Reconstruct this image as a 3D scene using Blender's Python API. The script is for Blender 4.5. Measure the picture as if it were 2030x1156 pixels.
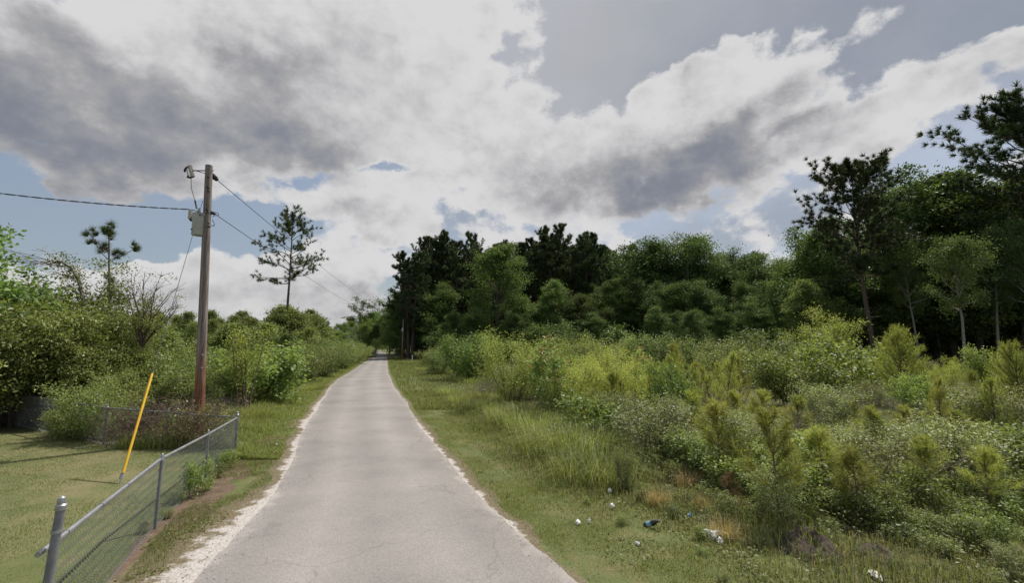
import bpy, math, random
import numpy as np
from math import radians, sin, cos, pi, atan, atan2, sqrt

# ------------------------------------------------------------------ scene, camera, world, sun, exposure
for o in list(bpy.data.objects): bpy.data.objects.remove(o)
sc = bpy.context.scene
COL = sc.collection
FPX, CX, CY, HORIZON, CAMH = 900.0, 1015.0, 578.0, 685.0, 2.5
PITCH = atan((HORIZON - CY) / FPX)
cam_d = bpy.data.cameras.new("camera"); cam_d.sensor_width = 36.0; cam_d.lens = 36.0 * FPX / 2030.0
cam_d.clip_start = 0.05; cam_d.clip_end = 3000
cam = bpy.data.objects.new("camera", cam_d); COL.objects.link(cam)
cam.location = (0, 0, CAMH); cam.rotation_euler = (pi / 2 + PITCH, 0, 0)
sc.camera = cam
sc.view_settings.view_transform = 'Standard'; sc.view_settings.look = 'None'
sc.view_settings.gamma = 1.0; sc.view_settings.exposure = 0.0; sc.view_settings.use_curve_mapping = False
sc.render.engine = 'CYCLES'
sc.cycles.use_denoising = True
sc.cycles.max_bounces = 5; sc.cycles.diffuse_bounces = 3; sc.cycles.transmission_bounces = 3
sc.cycles.transparent_max_bounces = 6; sc.cycles.glossy_bounces = 2
sc.cycles.sample_clamp_indirect = 6.0

SUN_EL = radians(60.0); SUN_AZ = radians(42.0)        # azimuth from the road's forward axis towards the right
SUN_STRENGTH, SUN_ANGLE = 4.8, radians(1.2)
sun_dir = (sin(SUN_AZ) * cos(SUN_EL), cos(SUN_AZ) * cos(SUN_EL), sin(SUN_EL))

def ray(px, py):
    cx, up = (px - CX) / FPX, (CY - py) / FPX
    v = np.array([cx, cos(PITCH) - sin(PITCH) * up, sin(PITCH) + cos(PITCH) * up])
    return v
def ground(px, py, z=0.0):                            # where a sight line meets the ground
    v = ray(px, py); t = (z - CAMH) / v[2]
    return np.array([v[0] * t, v[1] * t, z])
def at(px, py, Y):                                    # a point at distance Y ahead
    v = ray(px, py); t = Y / v[1]
    return np.array([v[0] * t, Y, CAMH + v[2] * t])

def build_world():
    w = bpy.data.worlds.new("World"); sc.world = w; w.use_nodes = True
    nt = w.node_tree; nt.nodes.clear(); N, L = nt.nodes, nt.links
    def math_n(op, a, b=None, clamp=False):
        n = N.new('ShaderNodeMath'); n.operation = op; n.use_clamp = clamp
        for i, v in enumerate((a, b)):
            if v is None: continue
            if isinstance(v, (int, float)): n.inputs[i].default_value = v
            else: L.new(v, n.inputs[i])
        return n.outputs[0]
    def vec_n(op, a, b=None, scale=None):
        n = N.new('ShaderNodeVectorMath'); n.operation = op
        for i, v in enumerate((a, b)):
            if v is None: continue
            if isinstance(v, (tuple, list, np.ndarray)): n.inputs[i].default_value = tuple(float(q) for q in v)
            else: L.new(v, n.inputs[i])
        if scale is not None: n.inputs['Scale'].default_value = scale
        return n.outputs['Value'] if op == 'DOT_PRODUCT' else n.outputs[0]
    def smooth(x, lo, hi, a=0.0, b=1.0):
        n = N.new('ShaderNodeMapRange'); n.interpolation_type = 'SMOOTHSTEP'
        L.new(x, n.inputs['Value'])
        n.inputs['From Min'].default_value = lo; n.inputs['From Max'].default_value = hi
        n.inputs['To Min'].default_value = a; n.inputs['To Max'].default_value = b
        return n.outputs['Result']
    def noise(vec, scale, detail, rough=0.55, color=False, dist=0.0):
        n = N.new('ShaderNodeTexNoise'); n.inputs['Scale'].default_value = scale
        n.inputs['Detail'].default_value = detail; n.inputs['Roughness'].default_value = rough
        n.inputs['Distortion'].default_value = dist
        L.new(vec, n.inputs['Vector']); return n.outputs['Color' if color else 'Fac']
    def mixc(f, a, b):
        n = N.new('ShaderNodeMix'); n.data_type = 'RGBA'; L.new(f, n.inputs[0])
        for i, v in ((6, a), (7, b)):
            if isinstance(v, tuple): n.inputs[i].default_value = (*v, 1)
            else: L.new(v, n.inputs[i])
        return n.outputs[2]
    tc = N.new('ShaderNodeTexCoord'); D = tc.outputs['Generated']
    flat = vec_n('MULTIPLY', D, (1, 1, 1.35))
    # warped direction, so that the banks of cloud get torn, billowing edges
    w1 = vec_n('SCALE', vec_n('SUBTRACT', noise(flat, 3.2, 3, 0.55, True), (0.5, 0.5, 0.5)), None, 0.20)
    w2 = vec_n('SCALE', vec_n('SUBTRACT', noise(flat, 13.0, 5, 0.6, True), (0.5, 0.5, 0.5)), None, 0.075)
    W = vec_n('ADD', vec_n('ADD', D, w1), w2)
    def blob(px, py, rx, ry, ang=0.0):
        c = ray(px, py); c = c / np.linalg.norm(c)
        k = np.linalg.norm(ray(px, py)) * FPX
        right = np.cross(c, (0, 0, 1)); right /= np.linalg.norm(right); up = np.cross(right, c)
        a = radians(ang); U = right * cos(a) + up * sin(a); V = -right * sin(a) + up * cos(a)
        du = vec_n('DOT_PRODUCT', W, U * (k / rx)); dv = vec_n('DOT_PRODUCT', W, V * (k / ry))
        s = math_n('ADD', math_n('MULTIPLY', du, du), math_n('MULTIPLY', dv, dv))
        return math_n('POWER', 2.7183, math_n('MULTIPLY', s, -1.0))
    def total(items):
        acc = None
        for (amp, *b) in items:
            t = math_n('MULTIPLY', blob(*b), amp)
            acc = t if acc is None else math_n('ADD', acc, t)
        return acc
    # where cloud stands (+) and where blue shows (-), from the photograph's sky
    cover = total([
        (-1.2, 110, 418, 360, 62, -5), (-0.85, 420, 400, 120, 62, 0), (-0.50, 505, 440, 70, 60, 0),
        (-0.75, 645, 335, 75, 24, 0), (-0.55, 780, 352, 60, 14, 0),
        (-0.95, 1190, 80, 95, 150, -20), (-1.2, 1480, 25, 330, 62, 3), (-1.2, 1930, 20, 300, 70, 4),
        (-0.6, 935, 280, 38, 34, 20), (-0.45, 985, 95, 35, 70, 0),
        (-0.7, 2010, 190, 70, 45, 15), (-0.5, 1860, 300, 80, 24, 12), (-0.35, 960, 445, 90, 28, 0),
        (0.9, 400, 170, 520, 175, 8), (0.9, 830, 180, 230, 190, 0), (0.7, 1330, 250, 380, 130, 17),
        (0.6, 1750, 210, 330, 85, 10), (0.6, 1390, 122, 120, 50, 10), (0.5, 1600, 145, 150, 36, 0), (0.55, 700, 425, 150, 45, 0),
        (0.5, 600, 545, 420, 60, 0), (1.0, 360, 525, 200, 45, 0), (0.5, 450, 490, 60, 26, 0), (0.3, 700, 515, 160, 30, 0), (0.25, 1600, 62, 45, 10, 38),
        (0.5, 500, 345, 60, 30, 0), (0.9, 450, 640, 900, 60, 0)])
    fb = noise(flat, 4.5, 8, 0.58); fb2 = noise(flat, 17.0, 6, 0.6)
    vo = N.new('ShaderNodeTexVoronoi'); vo.feature = 'SMOOTH_F1'; vo.inputs['Scale'].default_value = 15.0
    vo.inputs['Smoothness'].default_value = 0.4; L.new(vec_n('ADD', flat, w2), vo.inputs['Vector'])
    dens = math_n('ADD', cover, math_n('MULTIPLY', math_n('SUBTRACT', fb, 0.46), 1.7))
    dens = math_n('ADD', dens, math_n('MULTIPLY', math_n('SUBTRACT', fb2, 0.5), 0.95))
    fb3 = noise(flat, 48.0, 5, 0.65)
    dens = math_n('ADD', dens, math_n('MULTIPLY', math_n('SUBTRACT', fb3, 0.5), 0.35))
    dens = math_n('SUBTRACT', dens, math_n('MULTIPLY', math_n('SUBTRACT', vo.outputs['Distance'], 0.32), 0.8))
    alpha = smooth(dens, -0.12, 0.22)
    # thickness: how much of the sun behind the cloud is held back
    dark = total([
        (0.72, 60, 290, 380, 85, -6), (0.50, 300, 180, 520, 200, 8), (0.25, 0, 120, 280, 190, 0), (0.30, 580, 130, 220, 170, 35), (0.22, 450, 250, 300, 80, 10), 
        (-0.7, 215, 40, 75, 60, 0), (0.68, 1240, 325, 220, 62, 8), (0.62, 1500, 225, 230, 42, 20), (0.5, 1330, 390, 160, 40, 0),
        (0.40, 1480, 310, 190, 40, 6), (0.5, 705, 435, 110, 26, 0), (0.3, 1370, 130, 60, 60, 45), (0.45, 1640, 235, 190, 20, 14),
        (0.35, 760, 610, 500, 55, 0), (0.30, 620, 580, 460, 40, 0), (0.25, 1250, 420, 420, 60, 0), (0.2, 1700, 250, 300, 60, 10)])
    thick = math_n('ADD', dark, math_n('MULTIPLY', math_n('SUBTRACT', noise(flat, 5.0, 5, 0.5), 0.5), 0.85))
    thick = math_n('ADD', thick, math_n('MULTIPLY', math_n('SUBTRACT', fb2, 0.5), 0.26))
    thick = math_n('ADD', thick, math_n('MULTIPLY', math_n('SUBTRACT', fb3, 0.5), 0.10))
    na, nb_ = noise(flat, 8.0, 7, 0.6), noise(vec_n('ADD', flat, (0.012, 0.012, 0.05)), 8.0, 7, 0.6)
    thick = math_n('ADD', thick, math_n('MULTIPLY', math_n('SUBTRACT', nb_, na), 1.5))
    edge = smooth(dens, 0.0, 0.8, -0.20, 0.08)
    thick = math_n('ADD', thick, edge)
    th = smooth(thick, -0.05, 1.5)
    ramp = N.new('ShaderNodeValToRGB'); L.new(th, ramp.inputs[0])
    e = ramp.color_ramp.elements
    e[0].position = 0.0; e[0].color = (0.69, 0.685, 0.69, 1)
    e[1].position = 1.0; e[1].color = (0.215, 0.232, 0.282, 1)
    for p, c in ((0.25, (0.56, 0.555, 0.565)), (0.62, (0.365, 0.365, 0.38))):
        q = e.new(p); q.color = (*c, 1)
    sky = N.new('ShaderNodeTexSky'); sky.sky_type = 'NISHITA'; sky.sun_disc = False
    sky.sun_elevation = SUN_EL; sky.sun_rotation = SUN_AZ
    sky.air_density = 1.1; sky.dust_density = 2.5; sky.ozone_density = 1.0
    sb = vec_n('SCALE', sky.outputs[0], None, 0.11)
    # thin veil of haze over the blue
    sb = mixc(smooth(noise(flat, 2.0, 4), 0.2, 0.8, 0.20, 0.55), sb, (0.36, 0.39, 0.45))
    veil = total([(0.85, 1260, 80, 220, 170, 0), (0.9, 1550, 40, 380, 120, 0), (0.9, 1950, 60, 380, 180, 0), (0.6, 1560, 440, 300, 80, 0), (0.5, 960, 445, 120, 60, 0)])
    sb = mixc(smooth(veil, 0.0, 1.0, 0.0, 0.85), sb, mixc(smooth(noise(flat, 3.0, 6, 0.6), 0.3, 0.7), (0.245, 0.275, 0.33), (0.33, 0.35, 0.395)))
    glow = total([(1.0, 1100, 60, 260, 260, 0), (0.5, 960, 300, 160, 120, 0)])
    sb = mixc(smooth(glow, 0.0, 1.0, 0.0, 0.75), sb, (0.47, 0.475, 0.495))
    colr = mixc(alpha, sb, ramp.outputs[0])
    bg = N.new('ShaderNodeBackground'); L.new(colr, bg.inputs['Color']); bg.inputs['Strength'].default_value = 1.0
    out = N.new('ShaderNodeOutputWorld'); L.new(bg.outputs[0], out.inputs['Surface'])
    w.cycles.sampling_method = 'MANUAL'; w.cycles.sample_map_resolution = 512
build_world()

sl = bpy.data.lights.new("sun", 'SUN'); sl.energy = SUN_STRENGTH; sl.angle = SUN_ANGLE; sl.color = (1.0, 0.95, 0.87)
so = bpy.data.objects.new("sun", sl); COL.objects.link(so)
so.rotation_euler = (pi / 2 - SUN_EL, 0, pi - SUN_AZ)
so.location = (20, 20, 40)

# ------------------------------------------------------------------ helpers
def terrain(x, y):
    t = np.clip((np.asarray(y, float) - 95) / 75, 0, 1); return 1.5 * t * t * (3 - 2 * t)

def make_mesh(name, V, faces, mat, tone=None, smooth=False):
    """V (n,3); faces: list of int arrays (m,3) or (m,4)."""
    V = np.asarray(V, np.float32).reshape(-1, 3)
    me = bpy.data.meshes.new(name)
    faces = [np.asarray(f, np.int32) for f in faces if len(f)]
    me.vertices.add(len(V)); me.vertices.foreach_set('co', V.ravel())
    nl = sum(f.size for f in faces); npoly = sum(len(f) for f in faces)
    me.loops.add(nl); me.loops.foreach_set('vertex_index', np.concatenate([f.ravel() for f in faces]))
    starts, off = [], 0
    for f in faces:
        starts.append(off + np.arange(len(f)) * f.shape[1]); off += f.size
    me.polygons.add(npoly); me.polygons.foreach_set('loop_start', np.concatenate(starts).astype(np.int32))
    if smooth: me.polygons.foreach_set('use_smooth', np.ones(npoly, bool))
    if tone is not None:
        a = me.attributes.new('tone', 'FLOAT', 'POINT'); a.data.foreach_set('value', np.asarray(tone, np.float32))
    me.update(calc_edges=True); me.validate()
    if smooth: me.set_sharp_from_angle(angle=radians(38))
    if mat is not None: me.materials.append(mat)
    return me

def link(name, data, parent=None, loc=(0, 0, 0), rotz=0.0, scale=None):
    o = bpy.data.objects.new(name, data); COL.objects.link(o)
    o.location = [float(v) for v in loc]; o.rotation_euler = (0, 0, rotz)
    if scale is not None: o.scale = scale
    if parent is not None: o.parent = parent
    return o
def tag(o, label, cat, group=None, kind=None):
    o['label'] = label; o['category'] = cat
    if group: o['group'] = group
    if kind: o['kind'] = kind
    return o
def structure(o): o['kind'] = 'structure'; return o

def norm(a): return a / np.maximum(np.linalg.norm(a, axis=-1, keepdims=True), 1e-9)

class Geo:
    def __init__(s): s.V, s.Q, s.T, s.tone, s.n = [], [], [], [], 0
    def add(s, V, Q=None, T=None, tone=0.5):
        V = np.asarray(V, float).reshape(-1, 3)
        if Q is not None and len(Q): s.Q.append(np.asarray(Q).reshape(-1, 4) + s.n)
        if T is not None and len(T): s.T.append(np.asarray(T).reshape(-1, 3) + s.n)
        s.V.append(V); s.tone.append(np.full(len(V), tone) if np.isscalar(tone) else np.asarray(tone)); s.n += len(V)
    def tube(s, P, R, k=6, caps=True, tone=0.5):
        P = np.asarray(P, float); n = len(P); R = np.broadcast_to(np.asarray(R, float), (n,))
        T = np.gradient(P, axis=0); T = norm(T)
        ref = np.eye(3)[int(np.argmin(np.abs(T).max(0)))]
        A = norm(np.cross(T, ref)); B = np.cross(T, A)
        th = np.arange(k) * 2 * pi / k
        V = P[:, None, :] + R[:, None, None] * (np.cos(th)[None, :, None] * A[:, None, :] + np.sin(th)[None, :, None] * B[:, None, :])
        i = np.arange(n - 1)[:, None] * k; j = np.arange(k)[None, :]; j2 = (j + 1) % k
        Q = np.stack([i + j, i + j2, i + k + j2, i + k + j], -1).reshape(-1, 4)
        V = V.reshape(-1, 3); Tn = None
        if caps:
            V = np.vstack([V, P[:1], P[-1:]]); a = np.arange(k); b = (a + 1) % k
            Tn = np.vstack([np.stack([np.full(k, n * k), b, a], -1), np.stack([np.full(k, n * k + 1), (n - 1) * k + a, (n - 1) * k + b], -1)])
        s.add(V, Q, Tn, tone)
    def box(s, c, sx, sy, sz, tone=0.5, rz=0.0):
        v = np.array([[x, y, z] for z in (-.5, .5) for y in (-.5, .5) for x in (-.5, .5)]) * (sx, sy, sz)
        v = np.stack([v[:, 0] * cos(rz) - v[:, 1] * sin(rz), v[:, 0] * sin(rz) + v[:, 1] * cos(rz), v[:, 2]], -1) + np.asarray(c)
        s.add(v, [[0, 2, 3, 1], [4, 5, 7, 6], [0, 1, 5, 4], [2, 6, 7, 3], [0, 4, 6, 2], [1, 3, 7, 5]], None, tone)
    def lathe(s, prof, k=16, c=(0, 0, 0), tone=0.5):
        prof = np.asarray(prof, float); n = len(prof); th = np.arange(k) * 2 * pi / k
        V = np.stack([prof[:, 0, None] * np.cos(th), prof[:, 0, None] * np.sin(th), np.repeat(prof[:, 1, None], k, 1)], -1).reshape(-1, 3) + np.asarray(c)
        i = np.arange(n - 1)[:, None] * k; j = np.arange(k)[None, :]; j2 = (j + 1) % k
        s.add(V, np.stack([i + j, i + j2, i + k + j2, i + k + j], -1).reshape(-1, 4), None, tone)
    def leaves(s, C, A, N, Ln, Wd, tone):
        m = len(C)
        if not m: return
        A = norm(A); B = norm(np.cross(N, A)); Nn = np.cross(A, B)
        Ln = np.broadcast_to(np.asarray(Ln, float), (m,))[:, None]; Wd = np.broadcast_to(np.asarray(Wd, float), (m,))[:, None]
        mid = C + A * Ln * 0.42 + Nn * Ln * 0.10
        V = np.stack([C, mid + B * Wd / 2, C + A * Ln - Nn * Ln * 0.06, mid - B * Wd / 2], 1).reshape(-1, 3)
        s.add(V, np.arange(4 * m).reshape(-1, 4), None, np.repeat(np.broadcast_to(tone, (m,)), 4))
    def needles(s, C, D, Ln, Wd, tone, rng):
        m = len(C)
        if not m: return
        D = norm(D); B = norm(np.cross(D, rng.normal(size=(m, 3))))
        Ln = np.broadcast_to(np.asarray(Ln, float), (m,))[:, None]; Wd = np.broadcast_to(np.asarray(Wd, float), (m,))[:, None]
        V = np.stack([C - B * Wd / 2, C + B * Wd / 2, C + D * Ln], 1).reshape(-1, 3)
        s.add(V, None, np.arange(3 * m).reshape(-1, 3), np.repeat(np.broadcast_to(tone, (m,)), 3))
    def mesh(s, name, mat, smooth=False):
        F = []
        if s.Q: F.append(np.concatenate(s.Q))
        if s.T: F.append(np.concatenate(s.T))
        return make_mesh(name, np.concatenate(s.V), F, mat, np.concatenate(s.tone), smooth)

# ------------------------------------------------------------------ materials
def new_mat(name):
    m = bpy.data.materials.new(name); m.use_nodes = True; nt = m.node_tree
    return m, nt, nt.nodes, nt.links, nt.nodes['Principled BSDF']
LEAF_GAIN = 1.35          # leaf reflectance, thicket and lot
def leaf_mat(name, dark, light, trans=0.35, hue=0.04, rough=0.5, third=None, spec=0.3):
    g_ = LEAF_GAIN * (1.25 if name in ('leaf_wood', 'pine_needle', 'leaf_wood_light', 'leaf_dark', 'lawn_blade') else 1.2)
    dark, light = tuple(c * g_ for c in dark), tuple(c * g_ for c in light)
    m, nt, N, L, P = new_mat(name)
    at_ = N.new('ShaderNodeAttribute'); at_.attribute_name = 'tone'
    rp = N.new('ShaderNodeValToRGB'); L.new(at_.outputs['Fac'], rp.inputs[0])
    e = rp.color_ramp.elements
    e[0].position = 0.0; e[0].color = (*dark, 1); e[1].position = 0.8 if third else 1.0; e[1].color = (*light, 1)
    if third: q = e.new(1.0); q.color = (*third, 1)
    oi = N.new('ShaderNodeObjectInfo')
    hs = N.new('ShaderNodeHueSaturation'); L.new(rp.outputs[0], hs.inputs['Color'])
    mr = N.new('ShaderNodeMapRange'); L.new(oi.outputs['Random'], mr.inputs[0]); mr.inputs[3].default_value = 0.5 - hue; mr.inputs[4].default_value = 0.5 + hue
    L.new(mr.outputs[0], hs.inputs['Hue'])
    m2 = N.new('ShaderNodeMath'); m2.operation = 'MULTIPLY'; L.new(oi.outputs['Random'], m2.inputs[0]); m2.inputs[1].default_value = 7.31
    fr = N.new('ShaderNodeMath'); fr.operation = 'FRACT'; L.new(m2.outputs[0], fr.inputs[0])
    mv = N.new('ShaderNodeMapRange'); L.new(fr.outputs[0], mv.inputs[0]); mv.inputs[3].default_value = 0.75; mv.inputs[4].default_value = 1.3
    L.new(mv.outputs[0], hs.inputs['Value'])
    L.new(hs.outputs[0], P.inputs['Base Color']); P.inputs['Roughness'].default_value = rough
    P.inputs['Specular IOR Level'].default_value = spec
    tr = N.new('ShaderNodeBsdfTranslucent')
    tint = N.new('ShaderNodeMix'); tint.data_type = 'RGBA'; tint.blend_type = 'MULTIPLY'; tint.inputs[0].default_value = 1
    L.new(hs.outputs[0], tint.inputs[6]); tint.inputs[7].default_value = (1.35, 1.35, 0.75, 1); L.new(tint.outputs[2], tr.inputs['Color'])
    mx = N.new('ShaderNodeMixShader'); mx.inputs[0].default_value = trans
    L.new(P.outputs[0], mx.inputs[1]); L.new(tr.outputs[0], mx.inputs[2])
    L.new(mx.outputs[0], N['Material Output'].inputs['Surface'])
    return m
def noise_mat(name, cols, scale=5.0, detail=6, rough=0.85, bump=0.3, bscale=None, coord='Object', stretch=(1, 1, 1), metallic=0.0, spec=0.3):
    """cols: list of (pos, rgb) read over a fractal noise."""
    m, nt, N, L, P = new_mat(name)
    tc = N.new('ShaderNodeTexCoord'); mp = N.new('ShaderNodeMapping'); L.new(tc.outputs[coord], mp.inputs[0]); mp.inputs['Scale'].default_value = stretch
    nz = N.new('ShaderNodeTexNoise'); nz.inputs['Scale'].default_value = scale; nz.inputs['Detail'].default_value = detail; nz.inputs['Roughness'].default_value = 0.65
    L.new(mp.outputs[0], nz.inputs['Vector'])
    rp = N.new('ShaderNodeValToRGB'); L.new(nz.outputs['Fac'], rp.inputs[0]); e = rp.color_ramp.elements
    while len(e) < len(cols): e.new(0.5)
    for el, (p, c) in zip(e, cols): el.position = p; el.color = (*c, 1)
    L.new(rp.outputs[0], P.inputs['Base Color']); P.inputs['Roughness'].default_value = rough; P.inputs['Metallic'].default_value = metallic
    P.inputs['Specular IOR Level'].default_value = spec
    if bump:
        n2 = N.new('ShaderNodeTexNoise'); n2.inputs['Scale'].default_value = bscale or scale * 6; n2.inputs['Detail'].default_value = 5
        L.new(mp.outputs[0], n2.inputs['Vector'])
        b = N.new('ShaderNodeBump'); b.inputs['Strength'].default_value = bump; b.inputs['Distance'].default_value = 0.02
        L.new(n2.outputs['Fac'], b.inputs['Height']); L.new(b.outputs[0], P.inputs['Normal'])
    return m

M = {}
M['bark'] = noise_mat('bark', [(0.3, (0.055, 0.045, 0.038)), (0.7, (0.15, 0.125, 0.105))], 6, stretch=(2, 2, 0.5), bump=0.8)
M['bark_pale'] = noise_mat('bark_pale', [(0.3, (0.17, 0.15, 0.14)), (0.7, (0.36, 0.33, 0.31))], 5, stretch=(2, 2, 0.5), bump=0.5)
M['bark_pine'] = noise_mat('bark_pine', [(0.3, (0.05, 0.038, 0.032)), (0.7, (0.17, 0.125, 0.10))], 7, stretch=(2, 2, 0.6), bump=0.9)
M['twig'] = noise_mat('twig', [(0.3, (0.07, 0.05, 0.035)), (0.7, (0.15, 0.11, 0.08))], 9, bump=0)
M['dead_twig'] = noise_mat('dead_twig', [(0.3, (0.13, 0.10, 0.085)), (0.7, (0.29, 0.25, 0.22))], 5, bump=0)
M['dead_brown'] = noise_mat('dead_brown', [(0.3, (0.11, 0.065, 0.045)), (0.7, (0.24, 0.165, 0.12))], 5, bump=0)
M['leaf_wood'] = leaf_mat('leaf_wood', (0.032, 0.052, 0.020), (0.095, 0.135, 0.042), 0.3, 0.02, spec=0.12)
M['leaf_wood_light'] = leaf_mat('leaf_wood_light', (0.05, 0.075, 0.025), (0.12, 0.165, 0.05), 0.35, 0.02, spec=0.15)
M['pine_needle'] = leaf_mat('pine_needle', (0.022, 0.036, 0.016), (0.062, 0.085, 0.030), 0.15, 0.015)
M['needle_fresh'] = leaf_mat('needle_fresh', (0.035, 0.052, 0.022), (0.085, 0.11, 0.045), 0.25, 0.01)
M['leaf_privet'] = leaf_mat('leaf_privet', (0.058, 0.082, 0.024), (0.180, 0.205, 0.064), 0.3, 0.012, 0.4, third=(0.29, 0.30, 0.13), spec=0.3)
M['leaf_green'] = leaf_mat('leaf_green', (0.070, 0.090, 0.029), (0.168, 0.200, 0.070), 0.35, 0.018)
M['leaf_bright'] = leaf_mat('leaf_bright', (0.080, 0.108, 0.032), (0.19, 0.235, 0.075), 0.4, 0.015)
M['leaf_willow'] = leaf_mat('leaf_willow', (0.12, 0.14, 0.035), (0.28, 0.31, 0.095), 0.4, 0.012)
M['leaf_grey'] = leaf_mat('leaf_grey', (0.095, 0.11, 0.045), (0.225, 0.245, 0.11), 0.3, 0.012)
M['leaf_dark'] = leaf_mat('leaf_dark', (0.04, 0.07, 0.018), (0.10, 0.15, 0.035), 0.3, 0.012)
M['leaf_redtip'] = leaf_mat('leaf_redtip', (0.08, 0.13, 0.04), (0.20, 0.27, 0.08), 0.4, 0.01, third=(0.42, 0.22, 0.16))
M['needle_young'] = leaf_mat('needle_young', (0.12, 0.135, 0.035), (0.30, 0.31, 0.09), 0.4, 0.012)
M['straw'] = leaf_mat('straw', (0.13, 0.095, 0.05), (0.30, 0.235, 0.135), 0.3, 0.012)
M['needle_brown'] = leaf_mat('needle_brown', (0.11, 0.07, 0.04), (0.21, 0.15, 0.09), 0.3, 0.01)
M['grass'] = leaf_mat('grass', (0.066, 0.080, 0.026), (0.155, 0.18, 0.058), 0.35, 0.0, 0.6, third=(0.33, 0.27, 0.14))
M['lawn_blade'] = leaf_mat('lawn_blade', (0.053, 0.07, 0.024), (0.115, 0.138, 0.046), 0.3, 0.0, 0.6, third=(0.31, 0.255, 0.15))
M['grass_lush'] = leaf_mat('grass_lush', (0.078, 0.094, 0.028), (0.175, 0.198, 0.064), 0.4, 0.012, 0.55, third=(0.35, 0.33, 0.17))
M['soil'] = noise_mat('soil', [(0.3, (0.055, 0.062, 0.024)), (0.55, (0.085, 0.09, 0.036)), (0.76, (0.135, 0.11, 0.06))], 0.8, 9, 0.95, 0.6, 14)
M['lawn'] = noise_mat('lawn', [(0.34, (0.085, 0.105, 0.036)), (0.52, (0.15, 0.15, 0.065)), (0.70, (0.21, 0.17, 0.095))], 0.7, 9, 0.95, 0.5, 30)
M['verge'] = noise_mat('verge', [(0.3, (0.075, 0.10, 0.03)), (0.52, (0.115, 0.13, 0.045)), (0.7, (0.19, 0.15, 0.085))], 1.6, 9, 0.95, 0.5, 25)
M['dirt'] = noise_mat('dirt', [(0.3, (0.085, 0.06, 0.042)), (0.6, (0.15, 0.105, 0.07)), (0.8, (0.22, 0.17, 0.12))], 5, 9, 0.95, 0.8, 30)
M['mound'] = noise_mat('mound', [(0.3, (0.032, 0.025, 0.022)), (0.6, (0.085, 0.064, 0.052)), (0.8, (0.20, 0.16, 0.14))], 4, 9, 0.95, 0.9, 22)
M['galv'] = noise_mat('galvanised_steel', [(0.3, (0.30, 0.31, 0.33)), (0.7, (0.47, 0.48, 0.50))], 9, 6, 0.42, 0.1, metallic=0.75, spec=0.5)
M['mesh_wire'] = noise_mat('mesh_wire', [(0.3, (0.30, 0.32, 0.33)), (0.7, (0.44, 0.46, 0.47))], 9, 3, 0.5, 0, metallic=0.3)
M['galv_dull'] = noise_mat('dull_steel', [(0.3, (0.15, 0.16, 0.18)), (0.7, (0.28, 0.29, 0.31))], 9, 6, 0.55, 0.1, metallic=0.5, spec=0.5)
M['tank'] = noise_mat('grey_enamel', [(0.3, (0.36, 0.37, 0.35)), (0.7, (0.44, 0.45, 0.43))], 6, 6, 0.4, 0.05)
M['porcelain'] = noise_mat('porcelain', [(0.3, (0.40, 0.39, 0.38)), (0.7, (0.55, 0.54, 0.53))], 6, 3, 0.25, 0)
M['dark_metal'] = noise_mat('dark_metal', [(0.3, (0.02, 0.02, 0.024)), (0.7, (0.06, 0.06, 0.066))], 9, 4, 0.5, 0, metallic=0.3)
M['wire'] = noise_mat('wire', [(0.3, (0.05, 0.05, 0.055)), (0.7, (0.10, 0.10, 0.11))], 9, 2, 0.6, 0)
M['yellow'] = noise_mat('yellow_plastic', [(0.3, (0.62, 0.36, 0.02)), (0.7, (0.74, 0.45, 0.035))], 4, 5, 0.45, 0.05)
M['plastic_white'] = noise_mat('white_plastic', [(0.3, (0.72, 0.72, 0.70)), (0.7, (0.85, 0.85, 0.84))], 9, 5, 0.4, 0.2)
M['plastic_black'] = noise_mat('black_plastic', [(0.3, (0.01, 0.01, 0.013)), (0.7, (0.03, 0.03, 0.035))], 9, 5, 0.25, 0.1, spec=0.5)
M['plastic_blue'] = noise_mat('blue_plastic', [(0.3, (0.16, 0.33, 0.48)), (0.7, (0.28, 0.46, 0.60))], 9, 5, 0.4, 0.1)
M['rust'] = noise_mat('rusty_sheet', [(0.3, (0.10, 0.035, 0.03)), (0.7, (0.24, 0.09, 0.07))], 5, 7, 0.8, 0.3)
M['gravel'] = noise_mat('gravel', [(0.35, (0.20, 0.175, 0.15)), (0.65, (0.46, 0.42, 0.38))], 3, 3, 0.9, 0)
M['concrete'] = noise_mat('pale_concrete', [(0.3, (0.42, 0.40, 0.38)), (0.7, (0.66, 0.64, 0.62))], 9, 7, 0.9, 0.4)

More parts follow.
